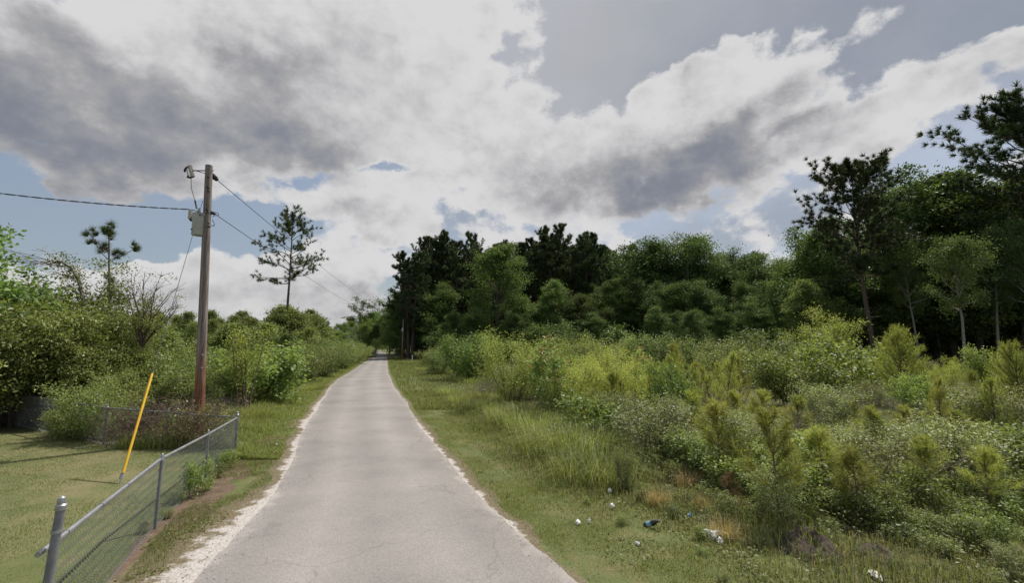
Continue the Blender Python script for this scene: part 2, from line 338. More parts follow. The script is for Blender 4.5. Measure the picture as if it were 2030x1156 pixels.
def pole_mat():
    m, nt, N, L, P = new_mat('pole_wood')
    tc = N.new('ShaderNodeTexCoord'); mp = N.new('ShaderNodeMapping'); L.new(tc.outputs['Object'], mp.inputs[0]); mp.inputs['Scale'].default_value = (26, 26, 0.7)
    nz = N.new('ShaderNodeTexNoise'); nz.inputs['Scale'].default_value = 1.5; nz.inputs['Detail'].default_value = 8; L.new(mp.outputs[0], nz.inputs['Vector'])
    grey = N.new('ShaderNodeValToRGB'); L.new(nz.outputs['Fac'], grey.inputs[0])
    grey.color_ramp.elements[0].color = (0.10, 0.078, 0.07, 1); grey.color_ramp.elements[0].position = 0.32
    grey.color_ramp.elements[1].color = (0.33, 0.275, 0.25, 1); grey.color_ramp.elements[1].position = 0.7
    brown = N.new('ShaderNodeValToRGB'); L.new(nz.outputs['Fac'], brown.inputs[0])
    brown.color_ramp.elements[0].color = (0.10, 0.035, 0.018, 1); brown.color_ramp.elements[0].position = 0.3
    brown.color_ramp.elements[1].color = (0.30, 0.13, 0.06, 1); brown.color_ramp.elements[1].position = 0.7
    sx = N.new('ShaderNodeSeparateXYZ'); L.new(tc.outputs['Object'], sx.inputs[0])
    n2 = N.new('ShaderNodeMath'); n2.operation = 'MULTIPLY_ADD'; L.new(nz.outputs['Fac'], n2.inputs[0]); n2.inputs[1].default_value = 1.8; L.new(sx.outputs['Z'], n2.inputs[2])
    mr = N.new('ShaderNodeMapRange'); L.new(n2.outputs[0], mr.inputs[0]); mr.inputs[1].default_value = 2.4; mr.inputs[2].default_value = 3.6
    mx = N.new('ShaderNodeMix'); mx.data_type = 'RGBA'; L.new(mr.outputs[0], mx.inputs[0]); L.new(brown.outputs[0], mx.inputs[6]); L.new(grey.outputs[0], mx.inputs[7])
    L.new(mx.outputs[2], P.inputs['Base Color']); P.inputs['Roughness'].default_value = 0.85
    b = N.new('ShaderNodeBump'); b.inputs['Strength'].default_value = 0.6; b.inputs['Distance'].default_value = 0.01; L.new(nz.outputs['Fac'], b.inputs['Height']); L.new(b.outputs[0], P.inputs['Normal'])
    return m
M['pole'] = pole_mat()

def road_mat():
    m, nt, N, L, P = new_mat('asphalt')
    tc = N.new('ShaderNodeTexCoord')
    big = N.new('ShaderNodeTexNoise'); big.inputs['Scale'].default_value = 0.45; big.inputs['Detail'].default_value = 7; big.inputs['Roughness'].default_value = 0.6; L.new(tc.outputs['Object'], big.inputs['Vector'])
    r1 = N.new('ShaderNodeValToRGB'); L.new(big.outputs['Fac'], r1.inputs[0]); e = r1.color_ramp.elements
    e[0].position = 0.3; e[0].color = (0.222, 0.207, 0.194, 1); e[1].position = 0.7; e[1].color = (0.312, 0.288, 0.267, 1)
    fine = N.new('ShaderNodeTexNoise'); fine.inputs['Scale'].default_value = 70; fine.inputs['Detail'].default_value = 4; L.new(tc.outputs['Object'], fine.inputs['Vector'])
    r2 = N.new('ShaderNodeValToRGB'); L.new(fine.outputs['Fac'], r2.inputs[0]); e = r2.color_ramp.elements
    e[0].position = 0.3; e[0].color = (0.72, 0.72, 0.72, 1); e[1].position = 0.72; e[1].color = (1.2, 1.2, 1.2, 1)
    mu = N.new('ShaderNodeMix'); mu.data_type = 'RGBA'; mu.blend_type = 'MULTIPLY'; mu.inputs[0].default_value = 1; L.new(r1.outputs[0], mu.inputs[6]); L.new(r2.outputs[0], mu.inputs[7])
    # wheel paths and dusty margin follow the strip's own crosswise coordinate ('tone': 0 left edge .. 1 right edge)
    a = N.new('ShaderNodeAttribute'); a.attribute_name = 'tone'
    r3 = N.new('ShaderNodeValToRGB'); L.new(a.outputs['Fac'], r3.inputs[0]); e = r3.color_ramp.elements
    e[0].position = 0.0; e[0].color = (0.92, 0.92, 0.93, 1); e[1].position = 1.0; e[1].color = (0.98, 0.96, 0.94, 1)
    for p, c in ((0.14, 0.86), (0.29, 1.07), (0.5, 0.92), (0.71, 1.09), (0.86, 0.93)):
        q = e.new(p); q.color = (c, c, c, 1)
    m3 = N.new('ShaderNodeMix'); m3.data_type = 'RGBA'; m3.blend_type = 'MULTIPLY'; m3.inputs[0].default_value = 1; L.new(mu.outputs[2], m3.inputs[6]); L.new(r3.outputs[0], m3.inputs[7])
    # hairline cracks
    wv = N.new('ShaderNodeTexNoise'); wv.inputs['Scale'].default_value = 2.5; wv.inputs['Detail'].default_value = 4; L.new(tc.outputs['Object'], wv.inputs['Vector'])
    ad = N.new('ShaderNodeMix'); ad.data_type = 'RGBA'; ad.blend_type = 'ADD'; ad.inputs[0].default_value = 0.5; L.new(tc.outputs['Object'], ad.inputs[6]); L.new(wv.outputs['Color'], ad.inputs[7])
    vo = N.new('ShaderNodeTexVoronoi'); vo.feature = 'DISTANCE_TO_EDGE'; vo.inputs['Scale'].default_value = 0.42; L.new(ad.outputs[2], vo.inputs['Vector'])
    cr = N.new('ShaderNodeMapRange'); L.new(vo.outputs['Distance'], cr.inputs[0]); cr.inputs[1].default_value = 0.0; cr.inputs[2].default_value = 0.006; cr.inputs[3].default_value = 0.80; cr.inputs[4].default_value = 1.0
    m4 = N.new('ShaderNodeMix'); m4.data_type = 'RGBA'; m4.blend_type = 'MULTIPLY'; m4.inputs[0].default_value = 1; L.new(m3.outputs[2], m4.inputs[6]); L.new(cr.outputs[0], m4.inputs[7])
    # old stains and patched spots
    st = N.new('ShaderNodeTexNoise'); st.inputs['Scale'].default_value = 1.3; st.inputs['Detail'].default_value = 10; st.inputs['Roughness'].default_value = 0.72; L.new(tc.outputs['Object'], st.inputs['Vector'])
    sr_ = N.new('ShaderNodeMapRange'); L.new(st.outputs['Fac'], sr_.inputs[0]); sr_.inputs[1].default_value = 0.60; sr_.inputs[2].default_value = 0.70; sr_.inputs[3].default_value = 1.0; sr_.inputs[4].default_value = 0.80
    mst = N.new('ShaderNodeMix'); mst.data_type = 'RGBA'; mst.blend_type = 'MULTIPLY'; mst.inputs[0].default_value = 1; L.new(m4.outputs[2], mst.inputs[6]); L.new(sr_.outputs[0], mst.inputs[7]); m4 = mst
    # sand blown over the margins
    ab = N.new('ShaderNodeMath'); ab.operation = 'SUBTRACT'; L.new(a.outputs['Fac'], ab.inputs[0]); ab.inputs[1].default_value = 0.5
    ab2 = N.new('ShaderNodeMath'); ab2.operation = 'ABSOLUTE'; L.new(ab.outputs[0], ab2.inputs[0])
    sn = N.new('ShaderNodeTexNoise'); sn.inputs['Scale'].default_value = 2.2; sn.inputs['Detail'].default_value = 9; sn.inputs['Roughness'].default_value = 0.7; L.new(tc.outputs['Object'], sn.inputs['Vector'])
    sm = N.new('ShaderNodeMath'); sm.operation = 'MULTIPLY_ADD'; L.new(sn.outputs['Fac'], sm.inputs[0]); sm.inputs[1].default_value = 0.36; L.new(ab2.outputs[0], sm.inputs[2])
    sr = N.new('ShaderNodeMapRange'); L.new(sm.outputs[0], sr.inputs[0]); sr.inputs[1].default_value = 0.64; sr.inputs[2].default_value = 0.74; sr.inputs[4].default_value = 0.75
    m5 = N.new('ShaderNodeMix'); m5.data_type = 'RGBA'; L.new(sr.outputs[0], m5.inputs[0]); L.new(m4.outputs[2], m5.inputs[6]); m5.inputs[7].default_value = (0.43, 0.39, 0.355, 1)
    L.new(m5.outputs[2], P.inputs['Base Color']); P.inputs['Roughness'].default_value = 0.88; P.inputs['Specular IOR Level'].default_value = 0.25
    b = N.new('ShaderNodeBump'); b.inputs['Strength'].default_value = 0.35; b.inputs['Distance'].default_value = 0.006; L.new(fine.outputs['Fac'], b.inputs['Height']); L.new(b.outputs[0], P.inputs['Normal'])
    return m
M['road'] = road_mat()

def sand_mat():
    m, nt, N, L, P = new_mat('pale_sand')
    tc = N.new('ShaderNodeTexCoord')
    a = N.new('ShaderNodeAttribute'); a.attribute_name = 'tone'          # 0 at the asphalt, 1 at the grass
    nz = N.new('ShaderNodeTexNoise'); nz.inputs['Scale'].default_value = 3.5; nz.inputs['Detail'].default_value = 8; nz.inputs['Roughness'].default_value = 0.68; L.new(tc.outputs['Object'], nz.inputs['Vector'])
    s = N.new('ShaderNodeMath'); s.operation = 'MULTIPLY_ADD'; L.new(nz.outputs['Fac'], s.inputs[0]); s.inputs[1].default_value = 1.5; L.new(a.outputs['Fac'], s.inputs[2])
    mr = N.new('ShaderNodeMapRange'); L.new(s.outputs[0], mr.inputs[0]); mr.inputs[1].default_value = 1.12; mr.inputs[2].default_value = 1.30
    fine = N.new('ShaderNodeTexNoise'); fine.inputs['Scale'].default_value = 40; fine.inputs['Detail'].default_value = 5; L.new(tc.outputs['Object'], fine.inputs['Vector'])
    r1 = N.new('ShaderNodeValToRGB'); L.new(fine.outputs['Fac'], r1.inputs[0]); e = r1.color_ramp.elements
    e[0].position = 0.3; e[0].color = (0.30, 0.265, 0.24, 1); e[1].position = 0.65; e[1].color = (0.49, 0.455, 0.42, 1)
    r2 = N.new('ShaderNodeValToRGB'); L.new(fine.outputs['Fac'], r2.inputs[0]); e = r2.color_ramp.elements
    e[0].position = 0.3; e[0].color = (0.085, 0.07, 0.04, 1); e[1].position = 0.7; e[1].color = (0.20, 0.16, 0.09, 1)
    mx = N.new('ShaderNodeMix'); mx.data_type = 'RGBA'; L.new(mr.outputs[0], mx.inputs[0]); L.new(r1.outputs[0], mx.inputs[6]); L.new(r2.outputs[0], mx.inputs[7])
    L.new(mx.outputs[2], P.inputs['Base Color']); P.inputs['Roughness'].default_value = 0.95
    b = N.new('ShaderNodeBump'); b.inputs['Strength'].default_value = 0.5; b.inputs['Distance'].default_value = 0.015; L.new(fine.outputs['Fac'], b.inputs['Height']); L.new(b.outputs[0], P.inputs['Normal'])
    return m
M['sand'] = sand_mat()

# ------------------------------------------------------------------ ground, road, shoulders
rs = np.random.default_rng(5)
def fold_noise(seed, n, amp):                      # smooth 1-D roughness
    r = np.random.default_rng(seed); out = np.zeros(n)
    for k, a in ((4, 1.0), (9, 0.6), (23, 0.45), (61, 0.3)):
        xs = np.linspace(0, 1, max(3, n // 60 * k + 3)); out += a * np.interp(np.linspace(0, 1, n), xs, r.normal(size=len(xs)))
    return out * amp
left_px = [(362, 1154), (430, 1105), (501, 1047), (547, 975), (580, 907), (602, 861), (645, 786), (660, 759), (695, 738), (727, 716), (736, 707)]
right_px = [(1160, 1154), (1091, 1123), (1040, 1085), (971, 1007), (913, 952), (875, 897), (834, 852), (800, 792), (779, 760), (769, 740), (768, 725), (767, 707)]
LE = np.array([ground(*p)[:2] for p in left_px]); RE = np.array([ground(*p)[:2] for p in right_px])
LE = np.vstack([[4.2, -20], [-1.9, 0.5], LE, [-36.5, 116], [-43, 130], [-52, 140], [-66, 147], [-90, 152]])
RE = np.vstack([[8.7, -20], [2.5, 0.0], RE, [-31.5, 114], [-35, 127], [-41, 139], [-52, 147], [-68, 153], [-92, 158]])
def resample(P, n, seed, amp):
    d = np.concatenate([[0], np.cumsum(np.linalg.norm(np.diff(P, axis=0), axis=1))])
    # Catmull-like smoothing by dense linear + moving average, finer near the camera
    u = np.linspace(0, 1, n) ** 1.9 * d[-1]
    Q = np.stack([np.interp(u, d, P[:, k]) for k in (0, 1)], -1)
    K = 23; ker = np.ones(K) / K; Qp = np.vstack([np.repeat(Q[:1], K // 2, 0), Q, np.repeat(Q[-1:], K // 2, 0)])
    Q = np.stack([np.convolve(Qp[:, k], ker, 'valid') for k in (0, 1)], -1)
    T = norm(np.gradient(Q, axis=0)); Nn = np.stack([T[:, 1], -T[:, 0]], -1)
    return Q + Nn * fold_noise(seed, n, amp)[:, None], Nn
NR = 900
Lq, Ln_ = resample(LE, NR, 1, 0.025); Rq, Rn_ = resample(RE, NR, 2, 0.025)
def strip(name, A, B, k, z, mat, tone_lo=0.0, tone_hi=1.0):
    u = np.linspace(0, 1, k)
    P = A[:, None, :] * (1 - u)[None, :, None] + B[:, None, :] * u[None, :, None]
    n = len(A); V = np.concatenate([P, (terrain(P[..., 0], P[..., 1]) + z)[..., None]], -1).reshape(-1, 3)
    i = np.arange(n - 1)[:, None] * k; j = np.arange(k - 1)[None, :]
    Q = np.stack([i + j, i + j + 1, i + k + j + 1, i + k + j], -1).reshape(-1, 4)
    return structure(link(name, make_mesh(name, V, [Q], mat, np.tile(tone_lo + (tone_hi - tone_lo) * u, n))))
# ground sheet, finer near the camera
gx = np.sort(np.unique(np.concatenate([np.linspace(-60, 60, 121), np.linspace(-420, 420, 43)])))
gy = np.sort(np.unique(np.concatenate([np.linspace(-30, 200, 116), np.linspace(-300, 700, 41)])))
GX, GY = np.meshgrid(gx, gy); GZ = terrain(GX, GY)
V = np.stack([GX, GY, GZ], -1).reshape(-1, 3); w = len(gx); i = np.arange(len(gy) - 1)[:, None] * w; j = np.arange(w - 1)[None, :]
structure(link('ground', make_mesh('ground', V, [np.stack([i + j, i + j + 1, i + w + j + 1, i + w + j], -1).reshape(-1, 4)], M['soil'])))
strip('road', Lq, Rq, 13, 0.020, M['road'])
wl = np.clip(0.46 + fold_noise(3, NR, 0.19), 0.06, 0.95) * np.interp(Lq[:, 1], [0, 14, 32], [1, .8, .2]); wr = np.clip(0.30 + fold_noise(4, NR, 0.17), 0.04, 0.8) * np.interp(Rq[:, 1], [0, 12, 26], [1, .7, .15])
strip('sand_shoulder', Lq + Ln_ * 0.10, Lq - Ln_ * wl[:, None], 9, 0.016, M['sand'])
strip('sand_shoulder', Rq - Rn_ * 0.10, Rq + Rn_ * wr[:, None], 9, 0.016, M['sand'])
strip('grass_verge', Lq + Ln_ * 0.05, Lq - Ln_ * (2.3 + fold_noise(7, NR, .12))[:, None], 5, 0.010, M['verge'])
strip('grass_verge', Rq - Rn_ * 0.05, Rq + Rn_ * (2.3 + fold_noise(8, NR, .18))[:, None], 5, 0.010, M['verge'])

# ------------------------------------------------------------------ plants: prototypes
def unit(rng, n): return norm(rng.normal(size=(n, 3)))
def path(rng, p, d, length, n=5, wob=0.15, up=0.0):
    pts = [np.array(p, float)]; d = norm(np.array(d, float))
    for _ in range(n):
        d = norm(d + rng.normal(size=3) * wob + np.array([0, 0, up])); pts.append(pts[-1] + d * length / n)
    return np.array(pts)
def along(P, s):
    x = s * (len(P) - 1); i = int(min(x, len(P) - 2)); f = x - i
    return P[i] * (1 - f) + P[i + 1] * f, norm(P[i + 1] - P[i])
def cluster(G, rng, c, out, n, r, Ln, asp, flat=0.55, upb=0.7, tone_mu=0.45, tone_sd=0.22, tip=0.0):
    off = rng.normal(size=(n, 3)) * (r, r, r * flat)
    A = norm(rng.normal(size=(n, 3)) * 0.8 + norm(off + 1e-6) * 0.6 + np.array(out) * 0.4 + (0, 0, -0.15))
    Nn = norm(rng.normal(size=(n, 3)) * 0.55 + (0, 0, upb) + np.array(out) * 0.25)
    t = np.clip(rng.normal(tone_mu, tone_sd, n) + tip, 0.0, 1.0)
    L = Ln * rng.uniform(0.65, 1.25, n)
    G.leaves(np.asarray(c) + off, A, Nn, L, L * asp, t)
def tuft(G, rng, c, d, n, Ln, Wd, spread=0.9, tone_mu=0.45, back=0.12):
    D = norm(np.array(d) + unit(rng, n) * spread)
    C = np.asarray(c) - np.array(d) * rng.uniform(0, back, n)[:, None]
    G.needles(C, D, Ln * rng.uniform(0.7, 1.15, n), Wd, np.clip(rng.normal(tone_mu, 0.22, n), 0, 1), rng)

def broadleaf(seed, H, R, base=0.25, nmain=16, nsub=6, ncl=3, nl=48, leaf=0.26, asp=0.62, cr=0.55, tr=None, lean=(0, 0), flat=0.5, wob=0.10, top_el=70, low_el=15, prof=0.62, droop=0.0, irr=0.2):
    rng = np.random.default_rng(seed); T, C = Geo(), Geo(); tr = tr or H * 0.016
    tp = path(rng, (0, 0, -0.15), (lean[0], lean[1], 1), H * 0.9, 9, wob * 0.55, 0.06); T.tube(tp, np.linspace(tr, tr * 0.22, len(tp)) * np.r_[1.35, np.ones(len(tp) - 1)], 7)
    az = rng.uniform(0, 6.28)
    for k in range(nmain):
        u = (k + rng.uniform(0.1, 0.9)) / nmain; s = base + (0.985 - base) * u; p, _ = along(tp, s); az += 2.4 + rng.normal() * 0.35
        el = radians(low_el + (top_el - low_el) * u + rng.normal() * 9)
        ln = R * (np.sin(pi * (0.16 + 0.78 * u)) ** prof) * rng.uniform(0.95 - irr, 1.02 + irr)
        b = path(rng, p, (cos(az) * cos(el), sin(az) * cos(el), sin(el)), ln, 5, wob, 0.03 - droop); T.tube(b, np.linspace(tr * (0.42 - 0.25 * u), tr * 0.07, len(b)), 5, False)
        for q in range(nsub):
            s2 = 0.3 + 0.7 * (q + rng.uniform(0, 1)) / nsub; p2, d2 = along(b, min(s2, 1)); d3 = norm(d2 * 0.7 + unit(rng, 1)[0] * 0.85 + (0, 0, 0.18))
            l2 = ln * 0.42 * (1.15 - 0.55 * s2) * rng.uniform(0.6, 1.25); sb = path(rng, p2, d3, l2, 3, 0.2, 0.02 - droop); T.tube(sb, np.linspace(tr * 0.09, tr * 0.03, len(sb)), 3, False)
            for c in range(ncl):
                pc, dc = along(sb, (c + 1) / ncl); out = norm(pc - tp[len(tp) // 2])
                cluster(C, rng, pc, out, max(4, int(nl * rng.uniform(0.45, 1.35))), cr * rng.uniform(0.6, 1.2), leaf, asp, flat, tone_mu=rng.uniform(0.15, 0.8), tone_sd=0.16)
        pc, dc = along(b, 1.0); cluster(C, rng, pc, dc, nl, cr, leaf, asp, flat)
    return T, C
def pine(seed, H, R, base=0.5, nmain=26, nsub=5, nt=34, nl=0.34, nw=0.035, tr=None, lean=(0, 0), prof=0.7, low_el=5, top_el=60, gap=0.0, wob=0.11, stubs=6, s2min=0.42):
    rng = np.random.default_rng(seed); T, C = Geo(), Geo(); tr = tr or H * 0.0125
    tp = path(rng, (0, 0, -0.15), (lean[0], lean[1], 1), H * 0.97, 10, 0.022, 0.03); T.tube(tp, np.linspace(tr, tr * 0.16, len(tp)) * np.r_[1.3, np.ones(len(tp) - 1)], 7)
    az = rng.uniform(0, 6.28)
    for k in range(stubs):                                     # dead stubs under the crown
        p, _ = along(tp, rng.uniform(base * 0.55, base)); a = rng.uniform(0, 6.28); T.tube(path(rng, p, (cos(a), sin(a), 0.1), R * rng.uniform(0.1, 0.35), 3, 0.15), np.linspace(tr * 0.14, tr * 0.05, 4), 3, False)
    for k in range(nmain):
        u = (k + rng.uniform(0, 1)) / nmain
        if rng.uniform() < gap: continue
        s = base + (0.995 - base) * u; p, _ = along(tp, s); az += 2.4 + rng.normal() * 0.5
        el = radians(low_el + (top_el - low_el) * u + rng.normal() * 8); ln = R * (np.sin(pi * (0.2 + 0.76 * u)) ** prof) * rng.uniform(0.55, 1.2)
        b = path(rng, p, (cos(az) * cos(el), sin(az) * cos(el), sin(el)), ln, 5, wob, 0.06); T.tube(b, np.linspace(tr * (0.30 - 0.16 * u), tr * 0.06, len(b)), 4, False)
        for q in range(nsub):
            s2 = s2min + (1 - s2min) * (q + rng.uniform(0, 1)) / nsub; p2, d2 = along(b, min(s2, 1)); d3 = norm(d2 * 0.8 + unit(rng, 1)[0] * 0.7 + (0, 0, 0.28))
            sb = path(rng, p2, d3, ln * 0.26 * rng.uniform(0.5, 1.3), 3, 0.2, 0.06); T.tube(sb, np.linspace(tr * 0.06, tr * 0.03, len(sb)), 3, False)
            for c in (0.55, 1.0):
                pc, dc = along(sb, c); tuft(C, rng, pc, dc, nt, nl, nw, 1.0, rng.uniform(0.25, 0.6), 0.2)
        pc, dc = along(b, 1.0); tuft(C, rng, pc, dc, nt, nl, nw)
    tuft(C, rng, tp[-1], (0, 0, 1), nt * 2, nl, nw)
    return T, C
def shrub(seed, H, R, nstem=9, nbr=7, ncl=3, nl=24, leaf=0.075, asp=0.5, cr=0.13, flat=0.7, wob=0.12, low=0.12, br=0.34, tr=0.018, tip=0.25, upb=0.6, upright=0.0, var=0.15):
    rng = np.random.default_rng(seed); T, C = Geo(), Geo()
    for k in range(nstem):
        a = k * 2.4 + rng.normal() * 0.3; sp = sqrt((k + 0.5) / nstem) * R / H * (1 - 0.4 * upright)
        p0 = (cos(a) * R * 0.12, sin(a) * R * 0.12, -0.05); ln = H * rng.uniform(0.72, 1.02) * (1.0 - 0.28 * sp * H / R * 0.5)
        st = path(rng, p0, (cos(a) * sp, sin(a) * sp, 1), ln, 6, wob, 0.02 + 0.1 * upright); T.tube(st, np.linspace(tr, tr * 0.2, len(st)), 5, False)
        for q in range(nbr):
            s = low + (1 - low) * (q + rng.uniform(0, 1)) / nbr; p, d = along(st, min(s, 1)); out = norm(np.array([p[0], p[1], 0.001]))
            d3 = norm(d * (0.45 + upright) + unit(rng, 1)[0] * 0.75 + out * 0.45); b = path(rng, p, d3, H * br * rng.uniform(0.5, 1.1) * (1.1 - 0.5 * s), 3, 0.22, 0.05); T.tube(b, np.linspace(tr * 0.35, tr * 0.1, len(b)), 3, False)
            for c in range(ncl):
                pc, dc = along(b, (c + 1) / ncl); cluster(C, rng, pc, dc, max(3, int(nl * rng.uniform(0.5, 1.4))), cr * rng.uniform(0.7, 1.25), leaf, asp, flat, upb, rng.uniform(0.40 - var, 0.40 + var), 0.18, tip * (c == ncl - 1) * rng.uniform(0, 1))
        pc, dc = along(st, 1.0); cluster(C, rng, pc, dc, nl * 2, cr, leaf, asp, 1.1, upb, 0.5, 0.2, tip)
    return T, C
def young_pine(seed, H, R, whorl=0.22, per=6, base=0.08, nn=52, nl=0.15, nw=0.008, candle=True, slope=0.75, tr=None):
    rng = np.random.default_rng(seed); T, C = Geo(), Geo(); tr = tr or H * 0.011
    tp = path(rng, (0, 0, -0.05), (rng.normal() * 0.05, rng.normal() * 0.05, 1), H, 8, 0.03); T.tube(tp, np.linspace(tr, tr * 0.3, len(tp)), 6, False)
    def shoot(P, n, L, spread=0.85, lo=0.25):
        s = rng.uniform(lo, 1, n); x = s * (len(P) - 1); i = np.minimum(x.astype(int), len(P) - 2); f = (x - i)[:, None]
        c = P[i] * (1 - f) + P[i + 1] * f; d = norm(P[i + 1] - P[i]); C.needles(c, d * 0.75 + unit(rng, n) * spread, L * rng.uniform(0.7, 1.1, n), nw, np.clip(rng.normal(0.42, 0.24, n), 0, 1), rng)
    z = base * H
    while z < H * 0.97:
        u = (z / H - base) / (1 - base)
        for k in range(per if u < 0.8 else 4):
            a = rng.uniform(0, 6.28); p, _ = along(tp, z / H * 0.99); el = radians(28 + 38 * u + rng.normal() * 8); ln = R * (1 - u) ** slope * rng.uniform(0.65, 1.1) + 0.10
            b = path(rng, p, (cos(a) * cos(el), sin(a) * cos(el), sin(el)), ln, 4, 0.08, 0.10); T.tube(b, np.linspace(tr * 0.4, tr * 0.12, len(b)), 3, False)
            shoot(b, int(nn * (0.45 + ln)), nl)
            for q in range(2):
                p2, d2 = along(b, rng.uniform(0.45, 0.95)); sb = path(rng, p2, norm(d2 + unit(rng, 1)[0] * 0.5 + (0, 0, 0.35)), ln * 0.35 + 0.05, 3, 0.1, 0.12); shoot(sb, int(nn * 0.45), nl, 0.8, 0.1)
            if candle:
                cd = path(rng, b[-1], (0, 0, 1), rng.uniform(0.07, 0.17) * (0.6 + u), 2, 0.05); T.tube(cd, [0.006, 0.005, 0.004], 3, False); m = 26; C.needles(cd[0] + (cd[-1] - cd[0]) * rng.uniform(0, 1, m)[:, None], np.array([0, 0, 1.0]) + unit(rng, m) * 0.42, nl * 0.45, nw * 1.2, np.clip(rng.normal(0.8, 0.15, m), 0, 1), rng)
        z += whorl * rng.uniform(0.8, 1.2) * (0.6 + 0.4 * H / 2)
    shoot(tp[-3:], nn * 2, nl, 0.6, 0.2)
    return T, C
def dead_brush(seed, H, R, n=34, nb=7, tr=0.008):
    rng = np.random.default_rng(seed); T = Geo()
    for k in range(n):
        a = rng.uniform(0, 6.28); sp = rng.uniform(0, 1) * R / H; p0 = np.append(rng.normal(size=2) * R * 0.3, -0.03); st = path(rng, p0, (cos(a) * sp, sin(a) * sp, 1), H * rng.uniform(0.5, 1.05), 5, 0.12); T.tube(st, np.linspace(tr, tr * 0.35, len(st)), 3, False)
        for q in range(nb):
            p, d = along(st, rng.uniform(0.3, 1)); T.tube(path(rng, p, d + unit(rng, 1)[0] * 0.8, H * 0.3 * rng.uniform(0.4, 1), 3, 0.2), np.linspace(tr * 0.5, tr * 0.22, 4), 3, False)
    return T
def blades(G, rng, C, Ln, Wd, bend, tone, seg=2, lean=None):
    n = len(C); a = rng.uniform(0, 2 * pi, n); B = np.stack([np.cos(a), np.sin(a), np.zeros(n)], -1); a2 = a + pi / 2 + rng.normal(size=n) * 0.4
    O = np.stack([np.cos(a2), np.sin(a2), np.zeros(n)], -1)
    if lean is not None: O = norm(O * 0.6 + lean)
    Ln = np.broadcast_to(Ln, (n,))[:, None]; Wd = np.broadcast_to(Wd, (n,))[:, None]; bend = np.broadcast_to(bend, (n,))[:, None]; Z = np.array([0, 0, 1.0]); tn = np.broadcast_to(tone, (n,))
    if seg == 1:
        G.add(np.stack([C - B * Wd / 2, C + B * Wd / 2, C + Z * Ln * (1 - 0.4 * bend) + O * Ln * bend], 1), None, np.arange(3 * n).reshape(-1, 3), np.repeat(tn, 3)); return
    m = C + Z * Ln * 0.55 + O * Ln * bend * 0.22; t = C + Z * Ln * (0.98 - 0.55 * bend) + O * Ln * bend * 0.85
    G.add(np.stack([C - B * Wd / 2, C + B * Wd / 2, m + B * Wd * 0.42, m - B * Wd * 0.42, t], 1), np.arange(n)[:, None] * 5 + np.array([0, 1, 2, 3]), np.arange(n)[:, None] * 5 + np.array([3, 2, 4]), np.repeat(tn, 5))
def grass_clump(seed, H, R, n=420, bend=0.75):
    rng = np.random.default_rng(seed); G = Geo(); C = np.concatenate([rng.normal(size=(n, 2)) * R * 0.45, np.full((n, 1), -0.02)], 1)
    blades(G, rng, C, H * rng.uniform(0.5, 1.15, n), rng.uniform(0.005, 0.009, n), np.clip(rng.normal(bend, 0.3, n), 0.05, 1.3), np.clip(rng.normal(0.5, 0.27, n), 0, 1) , 2, norm(np.append(C[:, :2], np.zeros((n, 1)), 1) + 1e-6) * 0.8)
    return G

PROTO = {}
def proto(key, parts, height):
    """parts: list of (part name, Geo, material)"""
    zz = np.concatenate([np.concatenate(g.V)[:, 2] for nm, g, mt in parts if g.n]); height = float(np.percentile(zz, 99.7))
    PROTO[key] = ([(nm, g.mesh(key + '_' + nm, M[mt], nm in ('trunk', 'stems'))) for nm, g, mt in parts if g.n], height)
def pt(key, tc, height, bark, leafm, names=('trunk', 'crown')):
    proto(key, [(names[0], tc[0], bark), (names[1], tc[1], leafm)], height)
SH = ('stems', 'foliage')
for v, (sd, H, R, base) in enumerate([(11, 15, 4.6, 0.18), (12, 17, 5.2, 0.22), (13, 13, 4.2, 0.12)]):
    pt('wood%d' % v, broadleaf(sd, H, R, base, nmain=26, nsub=6, ncl=2, nl=92, leaf=0.24, cr=0.58, irr=0.62, prof=0.45), H, 'bark', 'leaf_wood')
pt('wood_light', broadleaf(21, 16, 5.6, 0.10, nmain=34, nsub=7, ncl=2, nl=64, leaf=0.26, cr=0.5, low_el=5, irr=0.35), 16, 'bark', 'leaf_wood_light')
pt('wood_tall', broadleaf(22, 17, 4.6, 0.50, nmain=20, nsub=6, ncl=3, nl=36, leaf=0.24, cr=0.6, tr=0.24), 17, 'bark_pale', 'leaf_wood')
for v, (sd, H, R, base) in enumerate([(31, 22, 3.5, 0.26), (32, 24, 3.9, 0.34), (33, 20, 3.2, 0.22)]):
    pt('pine%d' % v, pine(sd, H, R, base, nmain=58, nsub=7, nt=30, nl=0.5, nw=0.07), H, 'bark_pine', 'pine_needle')
pt('pine_open', pine(41, 19, 5.4, 0.46, nmain=54, nsub=13, nt=46, nl=0.42, nw=0.05, s2min=0.22, stubs=4, lean=(-0.10, 0), low_el=8, top_el=55, prof=0.6, wob=0.13), 19, 'bark_pine', 'pine_needle')
pt('pine_lone', pine(42, 16, 3.5, 0.59, nmain=40, nsub=8, nt=26, s2min=0.35, gap=0.15, nl=0.36, nw=0.045, prof=0.5, low_el=0, top_el=50, wob=0.16, stubs=8), 16, 'bark_pine', 'pine_needle')
pt('sap0', broadleaf(51, 5.0, 1.3, 0.10, nmain=22, nsub=5, ncl=2, nl=26, leaf=0.13, cr=0.2, tr=0.05, low_el=12, top_el=65, prof=0.9), 5.0, 'bark', 'leaf_green', SH)
pt('sap1', broadleaf(52, 5.5, 1.0, 0.12, nmain=24, nsub=4, ncl=2, nl=26, leaf=0.14, cr=0.2, tr=0.05, low_el=20, top_el=70, prof=1.1), 5.5, 'bark', 'leaf_green', SH)
pt('sweetgum', broadleaf(55, 7.2, 2.6, 0.2, nmain=34, nsub=8, ncl=3, nl=46, leaf=0.13, asp=0.8, cr=0.26, tr=0.11, low_el=5, irr=0.35), 7.2, 'bark', 'leaf_wood_light')
